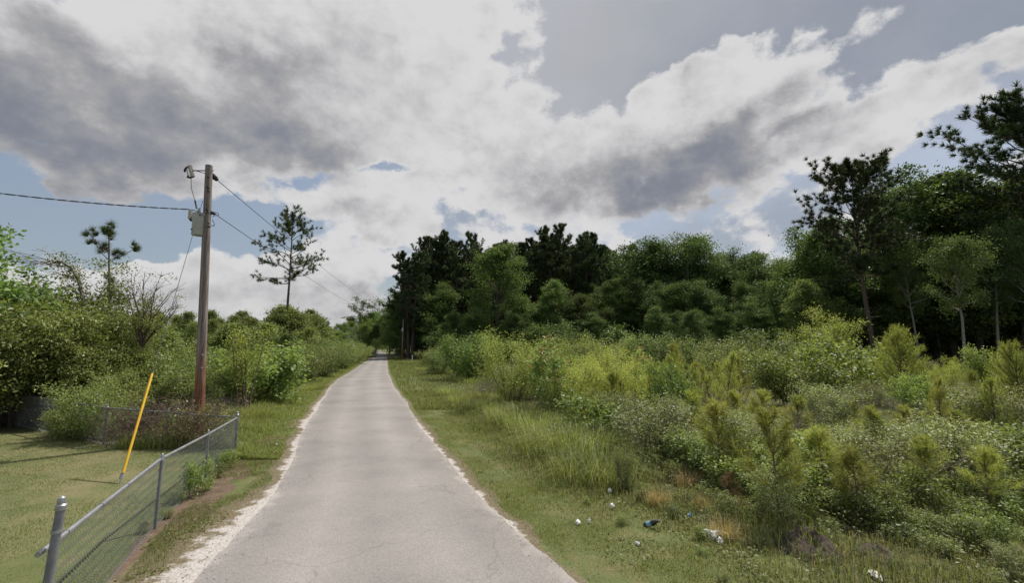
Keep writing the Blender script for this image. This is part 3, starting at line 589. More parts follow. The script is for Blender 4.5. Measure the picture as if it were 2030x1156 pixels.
pt('far_wood', broadleaf(53, 14, 4.8, 0.08, nmain=20, nsub=6, ncl=2, nl=36, leaf=0.34, cr=0.7, prof=0.7), 14, 'bark', 'leaf_wood_light')
pt('flat_top', broadleaf(54, 14, 4.2, 0.70, nmain=12, nsub=6, ncl=2, nl=24, leaf=0.30, cr=0.45, tr=0.16, flat=0.25, low_el=8, top_el=35, prof=0.4), 14, 'bark', 'leaf_wood')
for v in range(2): pt('understory%d' % v, shrub(57 + v, 6.0, 4.0, nstem=14, nbr=8, ncl=3, nl=26, leaf=0.26, asp=0.6, cr=0.4, low=0.02, br=0.3, tr=0.05, tip=0.1), 6.0, 'bark', 'leaf_wood', SH)
for v in range(3):
    pt('privet%d' % v, shrub(60 + v, 4.2, 2.5, nstem=18, nbr=9, ncl=3, nl=32, leaf=0.115, asp=0.5, cr=0.19, wob=0.13, low=0.38, br=0.24, tr=0.03, tip=0.35, flat=0.5, var=0.3), 4.2, 'twig', 'leaf_privet', SH)
for v in range(2):
    pt('bush%d' % v, shrub(70 + v, 2.6, 1.5, nstem=11, nbr=8, ncl=3, nl=24, leaf=0.095, asp=0.55, cr=0.16, low=0.05, tip=0.25), 2.6, 'twig', 'leaf_green', SH)
    pt('bright%d' % v, shrub(80 + v, 2.6, 1.15, nstem=7, nbr=9, ncl=3, nl=24, leaf=0.11, asp=0.75, cr=0.15, low=0.1, tip=0.2, upright=0.25), 2.6, 'twig', 'leaf_bright', SH)
    pt('willow%d' % v, shrub(90 + v, 3.2, 1.5, nstem=13, nbr=10, ncl=3, nl=26, leaf=0.085, asp=0.28, cr=0.14, low=0.06, br=0.28, tip=0.3, upright=0.5), 3.2, 'twig', 'leaf_willow', SH)
    pt('grey%d' % v, shrub(100 + v, 1.4, 0.62, nstem=12, nbr=8, ncl=3, nl=18, leaf=0.05, asp=0.38, cr=0.07, low=0.25, br=0.25, tr=0.010, tip=0.3, upright=0.7), 1.4, 'dead_twig', 'leaf_grey', SH)
    pt('weed%d' % v, shrub(110 + v, 0.75, 0.38, nstem=9, nbr=6, ncl=2, nl=12, leaf=0.052, asp=0.42, cr=0.05, low=0.1, br=0.3, tr=0.006, tip=0.3, upright=0.3), 0.75, 'twig', 'leaf_green', SH)
    pt('leafy%d' % v, shrub(115 + v, 1.2, 0.55, nstem=7, nbr=7, ncl=2, nl=14, leaf=0.075, asp=0.62, cr=0.075, low=0.2, br=0.3, tr=0.008, tip=0.25, upright=0.3), 1.2, 'twig', 'leaf_bright', SH)
    pt('ypine%d' % v, young_pine(120 + v, 2.3, 0.8), 2.3, 'twig', 'needle_young', SH)
    pt('slim%d' % v, young_pine(130 + v, 1.35, 0.34, whorl=0.16, per=5, base=0.34, nn=58, nl=0.13, nw=0.0065, candle=False), 1.35, 'dead_brown', 'needle_young', SH)
    proto('brush%d' % v, [('twigs', dead_brush(150 + v, 1.0, 0.6), 'dead_twig')], 1.0)
    proto('straw%d' % v, [('blades', grass_clump(170 + v, 0.6, 0.30, 420, 0.5), 'straw')], 0.5)
    proto('clump%d' % v, [('blades', grass_clump(160 + v, 0.85, 0.5), 'grass_lush')], 0.75)
pt('cone', young_pine(140, 2.9, 1.25, whorl=0.2, per=8, nn=64, nl=0.17, nw=0.0095, slope=0.6), 2.9, 'twig', 'needle_young', SH)
pt('brown_pine', young_pine(141, 0.9, 0.36, whorl=0.14, per=5, base=0.25, nn=70, nl=0.12, nw=0.0045, candle=False), 0.9, 'dead_brown', 'needle_brown', SH)
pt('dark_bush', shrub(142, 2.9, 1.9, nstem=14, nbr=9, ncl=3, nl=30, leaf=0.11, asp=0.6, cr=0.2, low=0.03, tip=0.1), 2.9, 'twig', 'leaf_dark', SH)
pt('redtip', shrub(143, 2.9, 0.75, nstem=5, nbr=10, ncl=3, nl=16, leaf=0.10, asp=0.7, cr=0.13, low=0.15, br=0.22, tip=0.55, upright=0.6), 2.9, 'twig', 'leaf_redtip', SH)

LAND = [(*ground(1606, 770)[:2], 'near the rusty sheets'), (*ground(1605, 1092)[:2], 'near the dug soil mound'), (*at(1096, 700, 15.5)[:2], 'near the tall red-tipped maple'),
        (*at(1787, 700, 17.5)[:2], 'near the large conical pine'), (*at(2022, 700, 13.5)[:2], 'near the lesser conical pine'), (*at(1532, 700, 6.6)[:2], 'near the bare-stemmed sapling'),
        (*at(1292, 700, 10.5)[:2], 'near the broad groundsel bush'), (*ground(1411, 1070)[:2], 'near the largest plastic bag'), (*at(1012, 700, 19)[:2], 'near the tall willow bush'),
        (*at(1624, 700, 32)[:2], 'near the olive shrub'), (*at(934, 700, 33)[:2], 'near the dark rounded bush'), (*at(980, 700, 72)[:2], 'near the broad rounded tree'),
        (*ground(1742, 736)[:2], 'near the leaning pine'), (*ground(2030, 736)[:2], 'near the tallest pine'), (*ground(797, 713)[:2], 'near the distant pole'), (*ground(393, 872)[:2], 'near the transformer pole'),
        (*at(577, 600, 45)[:2], 'near the lone pine'), (*at(716, 600, 105)[:2], 'near the flat-topped tree'), (*at(168, 700, 17.5)[:2], 'near the bent snag'), (*at(220, 700, 19)[:2], 'near the thin pine'),
        (*at(520, 700, 19.5)[:2], 'near the sweetgum sapling'), (*at(276, 700, 16.5)[:2], 'near the half dead tree'), (*ground(466, 893)[:2], 'near the fence corner'), (*ground(2000, 990)[:2], 'near the reddish dead branch'),
        (*ground(1870, 900)[:2], 'near the brightest leafy shrub'), (*ground(1146, 1042)[:2], 'near the crumpled cup'), (-16.0, 13.0, 'near the overhanging sweetgum'), (*ground(1822, 735)[:2], 'near the thin pale-trunked tree'), (*ground(1912, 742)[:2], 'near the stout grey trunk'),
        (*at(1300, 600, 84)[:2], 'by the treetop gap'), (*at(1440, 600, 75)[:2], 'under the low treetops')]
TELL = {'grey': 'grey-green groundsel', 'leafy': 'bright broad-leaved shrub', 'weed': 'leafy weed', 'slim': 'slim pine sapling', 'ypine': 'bushy young pine', 'brush': 'bare twig tangle'}
def plant(key, name, label, cat, group, loc, H, rng, wide=1.0, rot=None):
    if group:
        q = min(LAND, key=lambda l: (l[0] - loc[0]) ** 2 + (l[1] - loc[1]) ** 2)
        size = 'ankle-high' if H < 0.3 else 'knee-high' if H < 0.6 else 'waist-high' if H < 1.1 else 'chest-high' if H < 1.6 else 'head-high' if H < 2.3 else 'small' if H < 5 else 'mid-sized' if H < 11 else 'tall'
        kk = key.rstrip('0123456789')
        if kk in TELL and name not in ('fence_weed', 'dead_brush'): label = TELL[kk] + ' in the overgrown lot'; group = label + 's of one kind'
        if 'of the wood' in label and 'foot' not in label: label = label.replace('of the wood', ('at the edge of the wood' if loc[1] < (51 if loc[0] > 28 else 80) else 'deep in the wood'))
        if size.split('-')[0] not in label and 'clump' not in name: label = size + ' ' + label
        label = ' '.join(label.split()[:11]) + ' ' + q[2]
    parts, h0 = PROTO[key]; s = H / h0
    e = link(name, None, None, loc, rng.uniform(0, 6.28) if rot is None else rot, (s * wide, s * wide, s)); e.empty_display_size = 0.3
    tag(e, label, cat, group)
    for nm, me in parts: link(nm, me, e)
    return e
def tree_at(px, topy, Y, key, name, label, cat, group, rng, wide=1.0, rot=None):
    p = at(px, topy, Y); z = float(terrain(p[0], Y)); return plant(key, name, label, cat, group, (p[0], Y, z), p[2] - z, rng, wide, rot)

rg = np.random.default_rng(77)
# --- the wood on the right: pines standing behind broadleaf trees
PG, BG = 'tall pines of the wood', 'broadleaf trees along the wood edge'
PL, BL = 'dark pine of the wood', 'dark broadleaf tree of the wood'
for i, (px, ty, Y) in enumerate([(822, 500, 84), (845, 466, 88), (872, 462, 90), (900, 458, 92), (932, 464, 90), (960, 476, 96), (1000, 480, 100), (1040, 474, 92), (1065, 478, 96),
                                 (1098, 452, 88), (1118, 440, 86), (1140, 462, 90), (1168, 458, 84), (1196, 490, 86), (1238, 505, 95)]):
    tree_at(px, ty, Y, 'pine%d' % (i % 3), 'pine_tree', PL, 'tree', PG, rg, rg.uniform(0.85, 1.1))
for i in range(34):
    tree_at(815 + i * 12.6, np.interp(815 + i * 12.6, [815, 860, 1000, 1110, 1180, 1245], [505, 472, 486, 462, 475, 520]) + rg.uniform(-6, 26), rg.uniform(84, 100), 'pine%d' % (i % 3), 'pine_tree', PL, 'tree', PG, rg, rg.uniform(1.0, 1.3))
for i in range(26):
    tree_at(rg.uniform(815, 1260), rg.uniform(478, 530), rg.uniform(100, 125), 'pine%d' % (i % 3), 'pine_tree', PL, 'tree', PG, rg)
for i in range(24):
    tree_at(rg.uniform(805, 1270), rg.uniform(560, 610), rg.uniform(98, 120), 'wood%d' % (i % 3), 'broadleaf_tree', BL, 'tree', BG, rg, 1.35)
for i in range(22):
    tree_at(rg.uniform(885, 1560), rg.uniform(640, 668), rg.uniform(62, 82), 'understory%d' % (i % 2), 'understory_tree', 'low bushy tree at the foot of the wood', 'tree', 'low bushy trees at the foot of the wood', rg, 1.3)
for i in range(22):
    tree_at(rg.uniform(1560, 2250), rg.uniform(600, 650), rg.uniform(54, 66), 'understory%d' % (i % 2), 'understory_tree', 'low bushy tree at the foot of the wood', 'tree', 'low bushy trees at the foot of the wood', rg, 1.3)
for i in range(12):
    tree_at(725 + i * 6, rg.uniform(660, 674), rg.uniform(164, 178), 'understory%d' % (i % 2), 'understory_tree', 'low bushy tree closing the road bend', 'tree', 'low bushy trees at the road bend', rg, 1.3)
tree_at(980, 488, 72, 'wood_light', 'broadleaf_tree', 'broad rounded mid green tree standing out in front of the dark pines', 'tree', None, rg, 0.95)
for i, (px, ty, Y, k) in enumerate([(842, 590, 90, 'wood0'), (806, 600, 88, 'wood_light'), (882, 560, 80, 'wood2'), (895, 620, 68, 'wood1'), (1055, 590, 74, 'wood2'), (1100, 560, 76, 'wood_light'), (1150, 580, 74, 'wood0'), (1205, 556, 78, 'wood_light'),
                                    (1245, 590, 76, 'wood1'), (930, 610, 66, 'wood2'), (1020, 620, 66, 'wood0'), (1180, 620, 68, 'wood2'), (836, 640, 90, 'wood2'),
                                    (1290, 492, 84, 'wood1'), (1322, 476, 84, 'wood0'), (1352, 468, 82, 'wood_tall'), (1385, 474, 84, 'wood1'), (1420, 500, 86, 'wood2'), (1455, 508, 84, 'wood0'), (1490, 502, 80, 'wood1'), (1525, 508, 74, 'wood2'),
                                    (1265, 560, 78, 'wood2'), (1330, 560, 72, 'wood0'), (1400, 560, 72, 'wood2'), (1470, 560, 68, 'wood1'), (1540, 560, 60, 'wood0'), (1300, 610, 64, 'wood2'), (1440, 610, 62, 'wood2'), (1370, 615, 60, 'wood0'), (1510, 600, 56, 'wood2'),
                                    (1570, 520, 60, 'wood_light'), (1600, 470, 58, 'wood1'), (1640, 440, 54, 'wood0'), (1760, 400, 54, 'wood1'), (1820, 352, 54, 'wood0'), (1855, 342, 52, 'wood1'), (1905, 380, 50, 'wood0'), (1955, 400, 50, 'wood2'), (2010, 370, 50, 'wood1'), (2080, 340, 50, 'wood0'),
                                    (1600, 560, 50, 'wood_light'), (1660, 540, 54, 'wood2'), (1780, 500, 56, 'wood_light'), (1850, 500, 55, 'wood2'), (1960, 520, 54, 'wood_light'), (2040, 500, 53, 'wood2'), (2150, 420, 46, 'wood1'), (2250, 380, 48, 'wood0'), (2150, 520, 40, 'wood2'),
                                    (1620, 600, 47, 'wood2'), (1720, 585, 55, 'wood0'), (1890, 590, 53, 'wood2')]):
    tree_at(px, ty, Y, k, 'broadleaf_tree', {'wood_light': 'mid green broadleaf tree of the wood', 'wood_tall': 'pale-trunked broadleaf tree of the wood'}.get(k, BL), 'tree', BG, rg, rg.uniform(0.9, 1.2))
for i in range(30):
    px = rg.uniform(1260, 2300); tree_at(px, np.interp(px, [1260, 1500, 1800, 2300], [520, 530, 440, 400]) + rg.uniform(-5, 50), rg.uniform(62, 95) if px > 1560 else rg.uniform(90, 115), 'wood%d' % (i % 3), 'broadleaf_tree', BL, 'tree', BG, rg, 1.2)
def trunk_tree(px, ty, bx, by, key, label, wide=1.0, rot=0.0):
    b = ground(bx, by); p = at(px, ty, b[1]); H = p[2]; o = plant(key, 'pine_tree' if 'pine' in key else 'broadleaf_tree', label, 'tree', None, b, H, rg, wide, rot)
    return o
trunk_tree(1690, 318, 1742, 736, 'pine_open', 'tall leaning pine with open crown rising above the wood beside the lot', 1.0, 0.0)
trunk_tree(1985, 200, 2030, 736, 'pine_open', 'tallest pine with spreading crown high above the broadleaf trees', 1.0, 2.2)
trunk_tree(1800, 470, 1822, 735, 'wood_tall', 'thin pale-trunked tree just beside the tall leaning pine', 0.62, 1.0)
trunk_tree(1880, 470, 1912, 742, 'wood_tall', 'tree with stout pale grey trunk at the edge of the wood', 0.8, 2.0)
trunk_tree(1850, 480, 1868, 728, 'wood_tall', 'slim pale trunk between the thin tree and the stout one', 0.6, 0.3)
trunk_tree(2005, 440, 2046, 742, 'wood_tall', 'slim pale-trunked tree last along the wood edge', 0.65, 3.0)
trunk_tree(1770, 500, 1786, 724, 'wood_tall', 'slim grey trunk just behind the large conical pine', 0.55, 5.0)
trunk_tree(1945, 450, 1988, 738, 'wood_tall', 'tree with long bare pale trunk leaning at the end of the wood', 0.7, 4.0)

# --- left side
tree_at(-62, 350, 14, 'sweetgum', 'sweetgum_tree', 'leafy green tree reaching in over the shrubs by the lawn', 'tree', None, rg, 1.2)
PV, PVG = 'arching yellow-green privet behind the back fence', 'privet shrubs behind the back fence'
for i, (px, ty, Y) in enumerate([(-70, 540, 16.5), (15, 548, 17), (85, 574, 16.5), (150, 580, 18), (205, 618, 17), (-30, 575, 14.2), (50, 602, 14.6), (120, 622, 15), (185, 668, 15.2), (-300, 560, 16), (-420, 540, 17), (-560, 540, 18), (-250, 590, 14.5), (-720, 540, 18), (-90, 640, 13.2), (-160, 580, 15), (235, 690, 16), (-190, 620, 13.5)]):
    tree_at(px, ty, Y, 'privet%d' % (i % 3), 'privet_shrub', PV, 'shrub', PVG, rg, rg.uniform(0.85, 1.15))
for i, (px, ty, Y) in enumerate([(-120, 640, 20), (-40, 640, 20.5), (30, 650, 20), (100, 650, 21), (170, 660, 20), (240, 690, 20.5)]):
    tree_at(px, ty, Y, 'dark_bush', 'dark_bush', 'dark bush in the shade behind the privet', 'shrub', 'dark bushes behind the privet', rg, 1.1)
for i, (px, ty, Y) in enumerate([(178, 745, 13.0), (205, 770, 12.4), (160, 790, 12.6), (235, 740, 14), (125, 820, 13.0)]):
    tree_at(px, ty, Y, 'bush%d' % (i % 2), 'leafy_shrub', 'leafy green shrub leaning on the back fence', 'shrub', 'leafy shrubs on the back fence', rg, 1.1)
tree_at(577, 410, 45, 'pine_lone', 'pine_tree', 'lone tall pine with sparse crown and long bare trunk left of the road', 'tree', None, rg, 1.0, 2.6)
tree_at(716, 590, 105, 'flat_top', 'flat_topped_tree', 'small flat-topped feathery tree standing alone near the bend of the road', 'tree', None, rg, 0.85)
LS, LSG = 'leafy green sapling in the thicket left of the road', 'saplings in the thicket left of the road'
BU, BUG = 'rounded green bush left of the road', 'bushes lining the left of the road'
for (px, ty, Y, k, wd) in [(300, 690, 17, 'bush0', 1), (330, 700, 15.5, 'bush1', 1), (340, 650, 22, 'sap0', 1.2), (365, 668, 24, 'bush0', 1), (255, 720, 16, 'bush1', .9), (385, 690, 19, 'bush0', 1), (430, 655, 26, 'sap0', 1.2), (425, 700, 20, 'bright0', 1),
                           (455, 690, 21, 'bush1', 1), (450, 720, 17.5, 'bright1', 1.1), (485, 640, 27, 'sap0', 1.3), (505, 655, 29, 'sap1', 1.4), (540, 700, 22, 'bush0', 1), (560, 660, 30, 'sap0', 1.2), (545, 612, 44, 'sap0', 1.3), (562, 605, 48, 'sap1', 1.5), (590, 615, 47, 'sap0', 1.3), (605, 622, 50, 'sap1', 1.3),
                           (530, 640, 38, 'sap1', 1.4), (590, 668, 32, 'bush0', 1.1), (572, 688, 27, 'bush1', 1.1), (605, 650, 38, 'sap0', 1.2), (625, 672, 37, 'bush0', 1.1), (612, 690, 30, 'bush1', 1), (645, 668, 42, 'bush1', 1.2), (640, 690, 36, 'bush0', 1), (665, 672, 48, 'bush0', 1.2), (660, 690, 42, 'bush1', 1),
                           (682, 676, 54, 'bush1', 1.2), (680, 690, 49, 'bush0', 1), (700, 678, 62, 'bush0', 1.2), (695, 690, 57, 'bush1', 1), (714, 680, 72, 'bush1', 1.3), (710, 690, 66, 'bush0', 1.1), (724, 682, 84, 'bush0', 1.3), (720, 691, 78, 'bush1', 1.2), (728, 682, 95, 'dark_bush', 1.2), (632, 640, 60, 'sap0', 1.3), (655, 650, 70, 'sap1', 1.4), (675, 655, 80, 'sap0', 1.4), (410, 720, 17, 'bush1', 1.0), (395, 740, 15.5, 'bush0', .9), (350, 740, 15, 'bush1', .9)]:
    tree_at(px, ty, Y, k, 'sapling' if 'sap' in k else 'roadside_bush', LS if 'sap' in k else BU, 'tree' if 'sap' in k else 'shrub', LSG if 'sap' in k else BUG, rg, wd)
tree_at(520, 682, 19.5, 'bright0', 'sweetgum_sapling', 'bright green sweetgum sapling standing by the grass left of the road', 'tree', None, rg, 1.25)
DL, DLG = 'young pointed tree in the far belt beyond the thicket', 'young trees of the far belt left of the road'
for i in range(64):
    px = rg.uniform(240, 650); tree_at(px, rg.uniform(612, 660), rg.uniform(52, 100), 'sap%d' % (i % 4 > 0), 'young_tree', DL, 'tree', DLG, rg, rg.uniform(0.8, 1.25))
FL, FLG = 'far tree in the wood where the road bends away', 'trees where the road bends away'
for i in range(34):
    px = rg.uniform(625, 800); tree_at(px, np.interp(px, [625, 700, 760, 800], [642, 630, 616, 600]) + rg.uniform(-6, 26), rg.uniform(165, 215), 'far_wood' if i % 4 else 'pine0', 'far_tree', FL, 'tree', FLG, rg, 1.0)
for (px, ty, Y) in [(775, 600, 118), (790, 590, 110), (770, 630, 128), (785, 640, 112), (650, 652, 120), (685, 640, 128), (700, 636, 140), (640, 655, 110), (735, 640, 172), (752, 634, 170)]:
    tree_at(px, ty, Y, 'far_wood', 'far_tree', FL, 'tree', FLG, rg, 0.8)

# thin pine with few whorls, left
def thin_pine():
    rng = np.random.default_rng(201); T, C = Geo(), Geo(); Y = 19.0; b = at(222, 760, Y); x0 = b[0]
    pts = np.array([[p[0] - x0, 0, p[2]] for p in (at(220, 860, Y), at(218, 700, Y), at(217, 600, Y), at(216, 520, Y), at(216, 452, Y))]); pts[0, 2] = -0.1
    T.tube(pts, [0.075, 0.06, 0.05, 0.035, 0.02], 6)
    for (s, dx, dz, dy) in [(516, -46, 40, .3), (500, -30, 42, -.5), (516, 54, 30, .1), (520, 46, 12, -.6), (470, -18, 14, .3), (470, 16, 16, -.3), (490, -38, 8, .6), (600, 20, 8, .2), (580, 24, -6, -.4), (640, 18, 10, .3), (610, -22, 10, -.4), (560, -16, 10, .5)]:
        p0 = at(216, s, Y); p0 = np.array([p0[0] - x0, 0, p0[2]]); tipv = np.array([dx * Y / FPX, dy, dz * Y / FPX]); mid = p0 + tipv * 0.5 + (0, 0, -0.08)
        bz = np.array([p0, mid, p0 + tipv]); T.tube(bz, [0.022, 0.016, 0.01], 4, False)
        for q in range(5):
            c = p0 + tipv * rng.uniform(0.6, 1.0) + rng.normal(size=3) * 0.10; tuft(C, rng, c, norm(tipv * 0.4 + (0, 0, 0.25) + rng.normal(size=3) * 0.2), 90, 0.30, 0.015, 1.0, 0.5, 0.08)
    for q in range(7): tuft(C, rng, pts[-1] + rng.normal(size=3) * 0.12 - (0, 0, .1), (0, 0, 1), 80, 0.30, 0.015, 1.0, 0.5, 0.1)
    e = link('thin_pine', None, None, (x0, Y, 0)); tag(e, 'thin young pine with a few tufted branches above the privet shrubs', 'tree')
    link('trunk', T.mesh('thin_pine_trunk', M['bark_pine'], True), e); link('crown', C.mesh('thin_pine_crown', M['needle_fresh']), e)
thin_pine()
def bare_tree():
    rng = np.random.default_rng(202); T, C = Geo(), Geo(); Y = 16.5; b = ground(276, 0 + HORIZON + 2250 / 16.5); x0 = at(276, 760, Y)[0]
    z = lambda py: at(280, py, Y)[2]
    tp = np.array([[0, 0, -0.1], [0.02, 0, 1.0], [-0.03, 0, z(690)]]); T.tube(tp, [0.13, 0.11, 0.10], 8)
    for k in range(16):
        a = rng.uniform(0, 6.28); sp = rng.uniform(0.15, 0.62); ln = (z(530) - z(690)) * rng.uniform(0.6, 1.05)
        st = path(rng, tp[-1], (cos(a) * sp, sin(a) * sp, 1), ln, 6, 0.10, 0.02); T.tube(st, np.linspace(0.030, 0.005, len(st)), 5, False)
        for q in range(11):
            p, d = along(st, rng.uniform(0.25, 0.98)); tw = path(rng, p, norm(d + unit(rng, 1)[0] * 0.75), ln * 0.28 * rng.uniform(0.4, 1), 4, 0.15); T.tube(tw, np.linspace(0.010, 0.004, len(tw)), 3, False)
            if p[2] < z(655): cluster(C, rng, tw[-1], (0, 0, 1), 46, 0.18, 0.085, 0.5, tone_mu=0.5)
            elif rng.uniform() < 0.10: cluster(C, rng, tw[-1], (0, 0, 1), 40, 0.14, 0.08, 0.5)
    e = link('half_dead_tree', None, None, (x0, Y, 0)); tag(e, 'half dead tree with bare fan of twigs and leaves low down', 'tree')
    link('trunk', T.mesh('half_dead_trunk', M['twig'], True), e); link('foliage', C.mesh('half_dead_foliage', M['leaf_privet']), e)
bare_tree()
def bent_snag():
    rng = np.random.default_rng(203); T, C = Geo(), Geo(); Y = 17.5; x0 = at(168, 760, Y)[0]
    P = np.array([at(px, py, Y) for px, py in ((170, 760), (168, 660), (166, 600), (158, 560), (142, 532), (118, 518), (96, 524))]); P[:, 0] -= x0; P[:, 1] = 0; P[0, 2] = -0.1
    T.tube(P, np.linspace(0.10, 0.02, len(P)), 6)
    for k in range(26):
        p, d = along(P, rng.uniform(0.35, 1)); tw = path(rng, p, norm(np.array([-1.0, rng.normal() * 0.6, rng.uniform(-0.2, 0.7)])), rng.uniform(0.6, 2.0), 5, 0.12, -0.04); T.tube(tw, np.linspace(0.014, 0.004, len(tw)), 3, False)
        for q in range(4):
            p2, d2 = along(tw, rng.uniform(0.3, 1)); T.tube(path(rng, p2, d2 + unit(rng, 1)[0] * 0.6, 0.5, 3, 0.2), [0.007, 0.006, 0.005, 0.004], 3, False)
    for k in range(60):
        p, d = along(P, rng.uniform(0.3, 0.95)); cluster(C, rng, p + rng.normal(size=3) * 0.15, (0, 0, 1), 22, 0.13, 0.08, 0.6, tone_mu=0.35)
    for k in range(70):                                          # ivy-clad upright beside the bend
        cluster(C, rng, np.array([0.55, 0.1, 0]) + (rng.normal() * 0.32, rng.normal() * 0.3, rng.uniform(2.6, at(190, 520, Y)[2])), (0, 0, 1), 34, 0.2, 0.09, 0.7, tone_mu=0.4)
    st = np.array([[0.5, 0.1, -0.1], [0.52, 0.1, 2.5], [0.55, 0.1, 4.6]]); T.tube(st, [0.06, 0.05, 0.03], 5)
    e = link('bent_snag', None, None, (x0, Y, 0)); tag(e, 'bent dead tree arching over with bare twigs and clinging vine', 'tree')
    link('trunk', T.mesh('bent_snag_trunk', M['dead_twig'], True), e); link('vine', C.mesh('bent_snag_vine', M['leaf_green']), e)
bent_snag()
def vine_trunk():
    rng = np.random.default_rng(204); T, C = Geo(), Geo(); Y = 16.8; x0 = at(488, 700, Y)[0]; top = at(488, 640, Y)[2]
    for k in range(9):
        a = rng.uniform(0, 6.28); st = path(rng, (rng.normal() * 0.12, rng.normal() * 0.12, -0.05), (cos(a) * 0.08, sin(a) * 0.08, 1), top * rng.uniform(0.6, 0.98), 6, 0.06, 0.03); T.tube(st, np.linspace(0.032, 0.008, len(st)), 5, False)
        for q in range(10):
            p, d = along(st, rng.uniform(0.02, 0.95)); T.tube(path(rng, p, norm(d * 0.6 + unit(rng, 1)[0] * 0.8), rng.uniform(0.15, 0.45), 3, 0.2), [0.008, 0.007, 0.006, 0.004], 3, False)
        for q in range(10):
            p, d = along(st, rng.uniform(0.68, 1)); cluster(C, rng, p + rng.normal(size=3) * 0.16, (0, 0, 1), 26, 0.16, 0.09, 0.5)
    e = link('vine_clad_tree', None, None, (x0, Y, 0)); tag(e, 'brown dead-looking stems bundled upright under a thin green top', 'tree')
    link('stems', T.mesh('vine_clad_stems', M['dead_brown'], True), e); link('foliage', C.mesh('vine_clad_foliage', M['leaf_willow']), e)
vine_trunk()

# --- overgrown lot on the right
def field(px, ty, Y, key, name, label, cat, group=None, wide=1.0): return tree_at(px, ty, Y, key, name, label, cat, group, rg, wide)
field(934, 662, 33, 'dark_bush', 'round_bush', 'dark green rounded bush in front of the wood beside the road', 'shrub')
field(1012, 656, 19, 'willow0', 'willow_bush', 'tall yellow-green willow bush at the near corner of the thicket', 'shrub', None, 1.15)
field(1096, 668, 15.5, 'redtip', 'maple_sapling', 'tall maple sapling tipped with reddish new leaves', 'tree', None, 1.2)
field(1278, 690, 18, 'redtip', 'maple_sapling', 'small maple sapling with pinkish tips beside the young pines', 'tree', None, 0.9)
for (px, ty, Y) in [(1062, 690, 20), (1165, 668, 18), (1195, 690, 16), (1225, 690, 19), (1130, 710, 15), (1050, 700, 22), (1255, 720, 17)]:
    field(px, ty, Y, 'willow%d' % (px % 2), 'willow_bush', 'yellow-green fine-leaved bush in the thicket beside the verge', 'shrub', 'fine-leaved bushes of the thicket')
for (px, ty, Y) in [(1330, 676, 16), (1300, 720, 15), (1345, 700, 15.5), (1435, 694, 17), (1462, 705, 18), (1405, 722, 15), (1230, 750, 13), (1380, 715, 17)]:
    field(px, ty, Y, 'ypine%d' % (px % 2), 'young_pine', 'young bushy pine with upright pale candles in the overgrown lot', 'tree', 'young bushy pines in the lot', 1.05)
field(1787, 645, 17.5, 'cone', 'young_pine', 'large conical young pine standing before the pale trunks', 'tree', None, 1.0)
field(2022, 676, 13.5, 'cone', 'young_pine', 'conical young pine at the end of the lot with grass behind', 'tree', None, 1.05)
field(1660, 664, 20, 'bright1', 'sweetgum_sapling', 'bright green sweetgum sapling, the taller beside the rusty sheets', 'tree', None, 1.15)
field(1558, 700, 19, 'bright0', 'sweetgum_sapling', 'bright green sweetgum sapling, the shorter beside the rusty sheets', 'tree', None, 1.1)
field(1624, 612, 32, 'willow1', 'olive_shrub', 'pale olive feathery shrub in front of the dark wood', 'shrub', None, 1.0)
for (px, ty, Y) in [(1485, 655, 32), (1540, 660, 34), (1420, 668, 36), (1300, 660, 38), (1240, 655, 40), (1190, 668, 38), (870, 690, 40), (895, 684, 46), (850, 692, 52), (1120, 668, 40), (1350, 664, 38), (1590, 680, 30), (1700, 690, 30), (1460, 680, 28)]:
    field(px, ty, Y, 'bush%d' % (px % 2), 'field_bush', 'green bush at the back of the lot before the wood', 'shrub', 'bushes at the back of the lot', 1.2)
field(1292, 786, 10.5, 'grey0', 'groundsel_bush', 'grey-green groundsel bush over bare stems, broadest near the verge', 'shrub', None, 1.7)
field(1165, 775, 12, 'leafy0', 'sumac_shrub', 'yellow-green sumac with spreading fronds before the willow bushes', 'shrub', None, 1.3)
field(1415, 790, 8.6, 'slim0', 'pine_sapling', 'bushy pine sapling with brown stem between grey groundsel bushes', 'tree', None, 1.5)
field(1532, 800, 6.6, 'slim1', 'pine_sapling', 'slender pine sapling showing a long bare brown stem', 'tree', None, 1.15)
field(1624, 842, 7.6, 'slim0', 'pine_sapling', 'yellowish pine sapling behind the dug soil mound', 'tree', None, 1.6)
field(1442, 935, 7.4, 'brown_pine', 'pine_sapling', 'small pine sapling with browned dead needles', 'tree', None, 1.2)
field(1870, 838, 8.6, 'leafy0', 'leafy_shrub', 'bright leafy shrub crowned with yellow-green leaves in the near lot', 'shrub', None, 1.2)
field(1235, 880, 8.2, 'grey1', 'groundsel_bush', 'narrow dark groundsel shoot at the rim of the verge', 'shrub', None, 0.6)
for (px, ty, Y) in [(1475, 815, 10), (1700, 838, 8), (1955, 760, 12), (1905, 770, 13), (1345, 840, 9.5), (1640, 760, 14), (1760, 830, 9.5), (2010, 830, 8.5), (1560, 855, 8)]:
    field(px, ty, Y, ('grey%d' if px % 3 else 'leafy%d') % (px % 2), 'groundsel_bush', 'grey-green leafy bush among the pine saplings', 'shrub', 'grey-green bushes among the pine saplings', 1.3)
for (px, ty, Y) in [(1720, 800, 10), (1832, 860, 7.2), (1945, 880, 7), (1690, 880, 6.8), (1505, 770, 11), (1580, 780, 12), (1370, 770, 12), (1990, 850, 9), (1895, 810, 11), (1790, 800, 12), (1450, 770, 13)]:
    field(px, ty, Y, 'slim%d' % (px % 2), 'pine_sapling', 'small olive pine sapling among the weeds of the lot', 'tree', 'small pine saplings in the lot', 1.4)
def road_right(y): return np.interp(y, Rq[:, 1], Rq[:, 0])
def road_left(y): return np.interp(y, Lq[:, 1], Lq[:, 0])
MO = ground(1605, 1092); MO2 = ground(1740, 1105)
spots = []
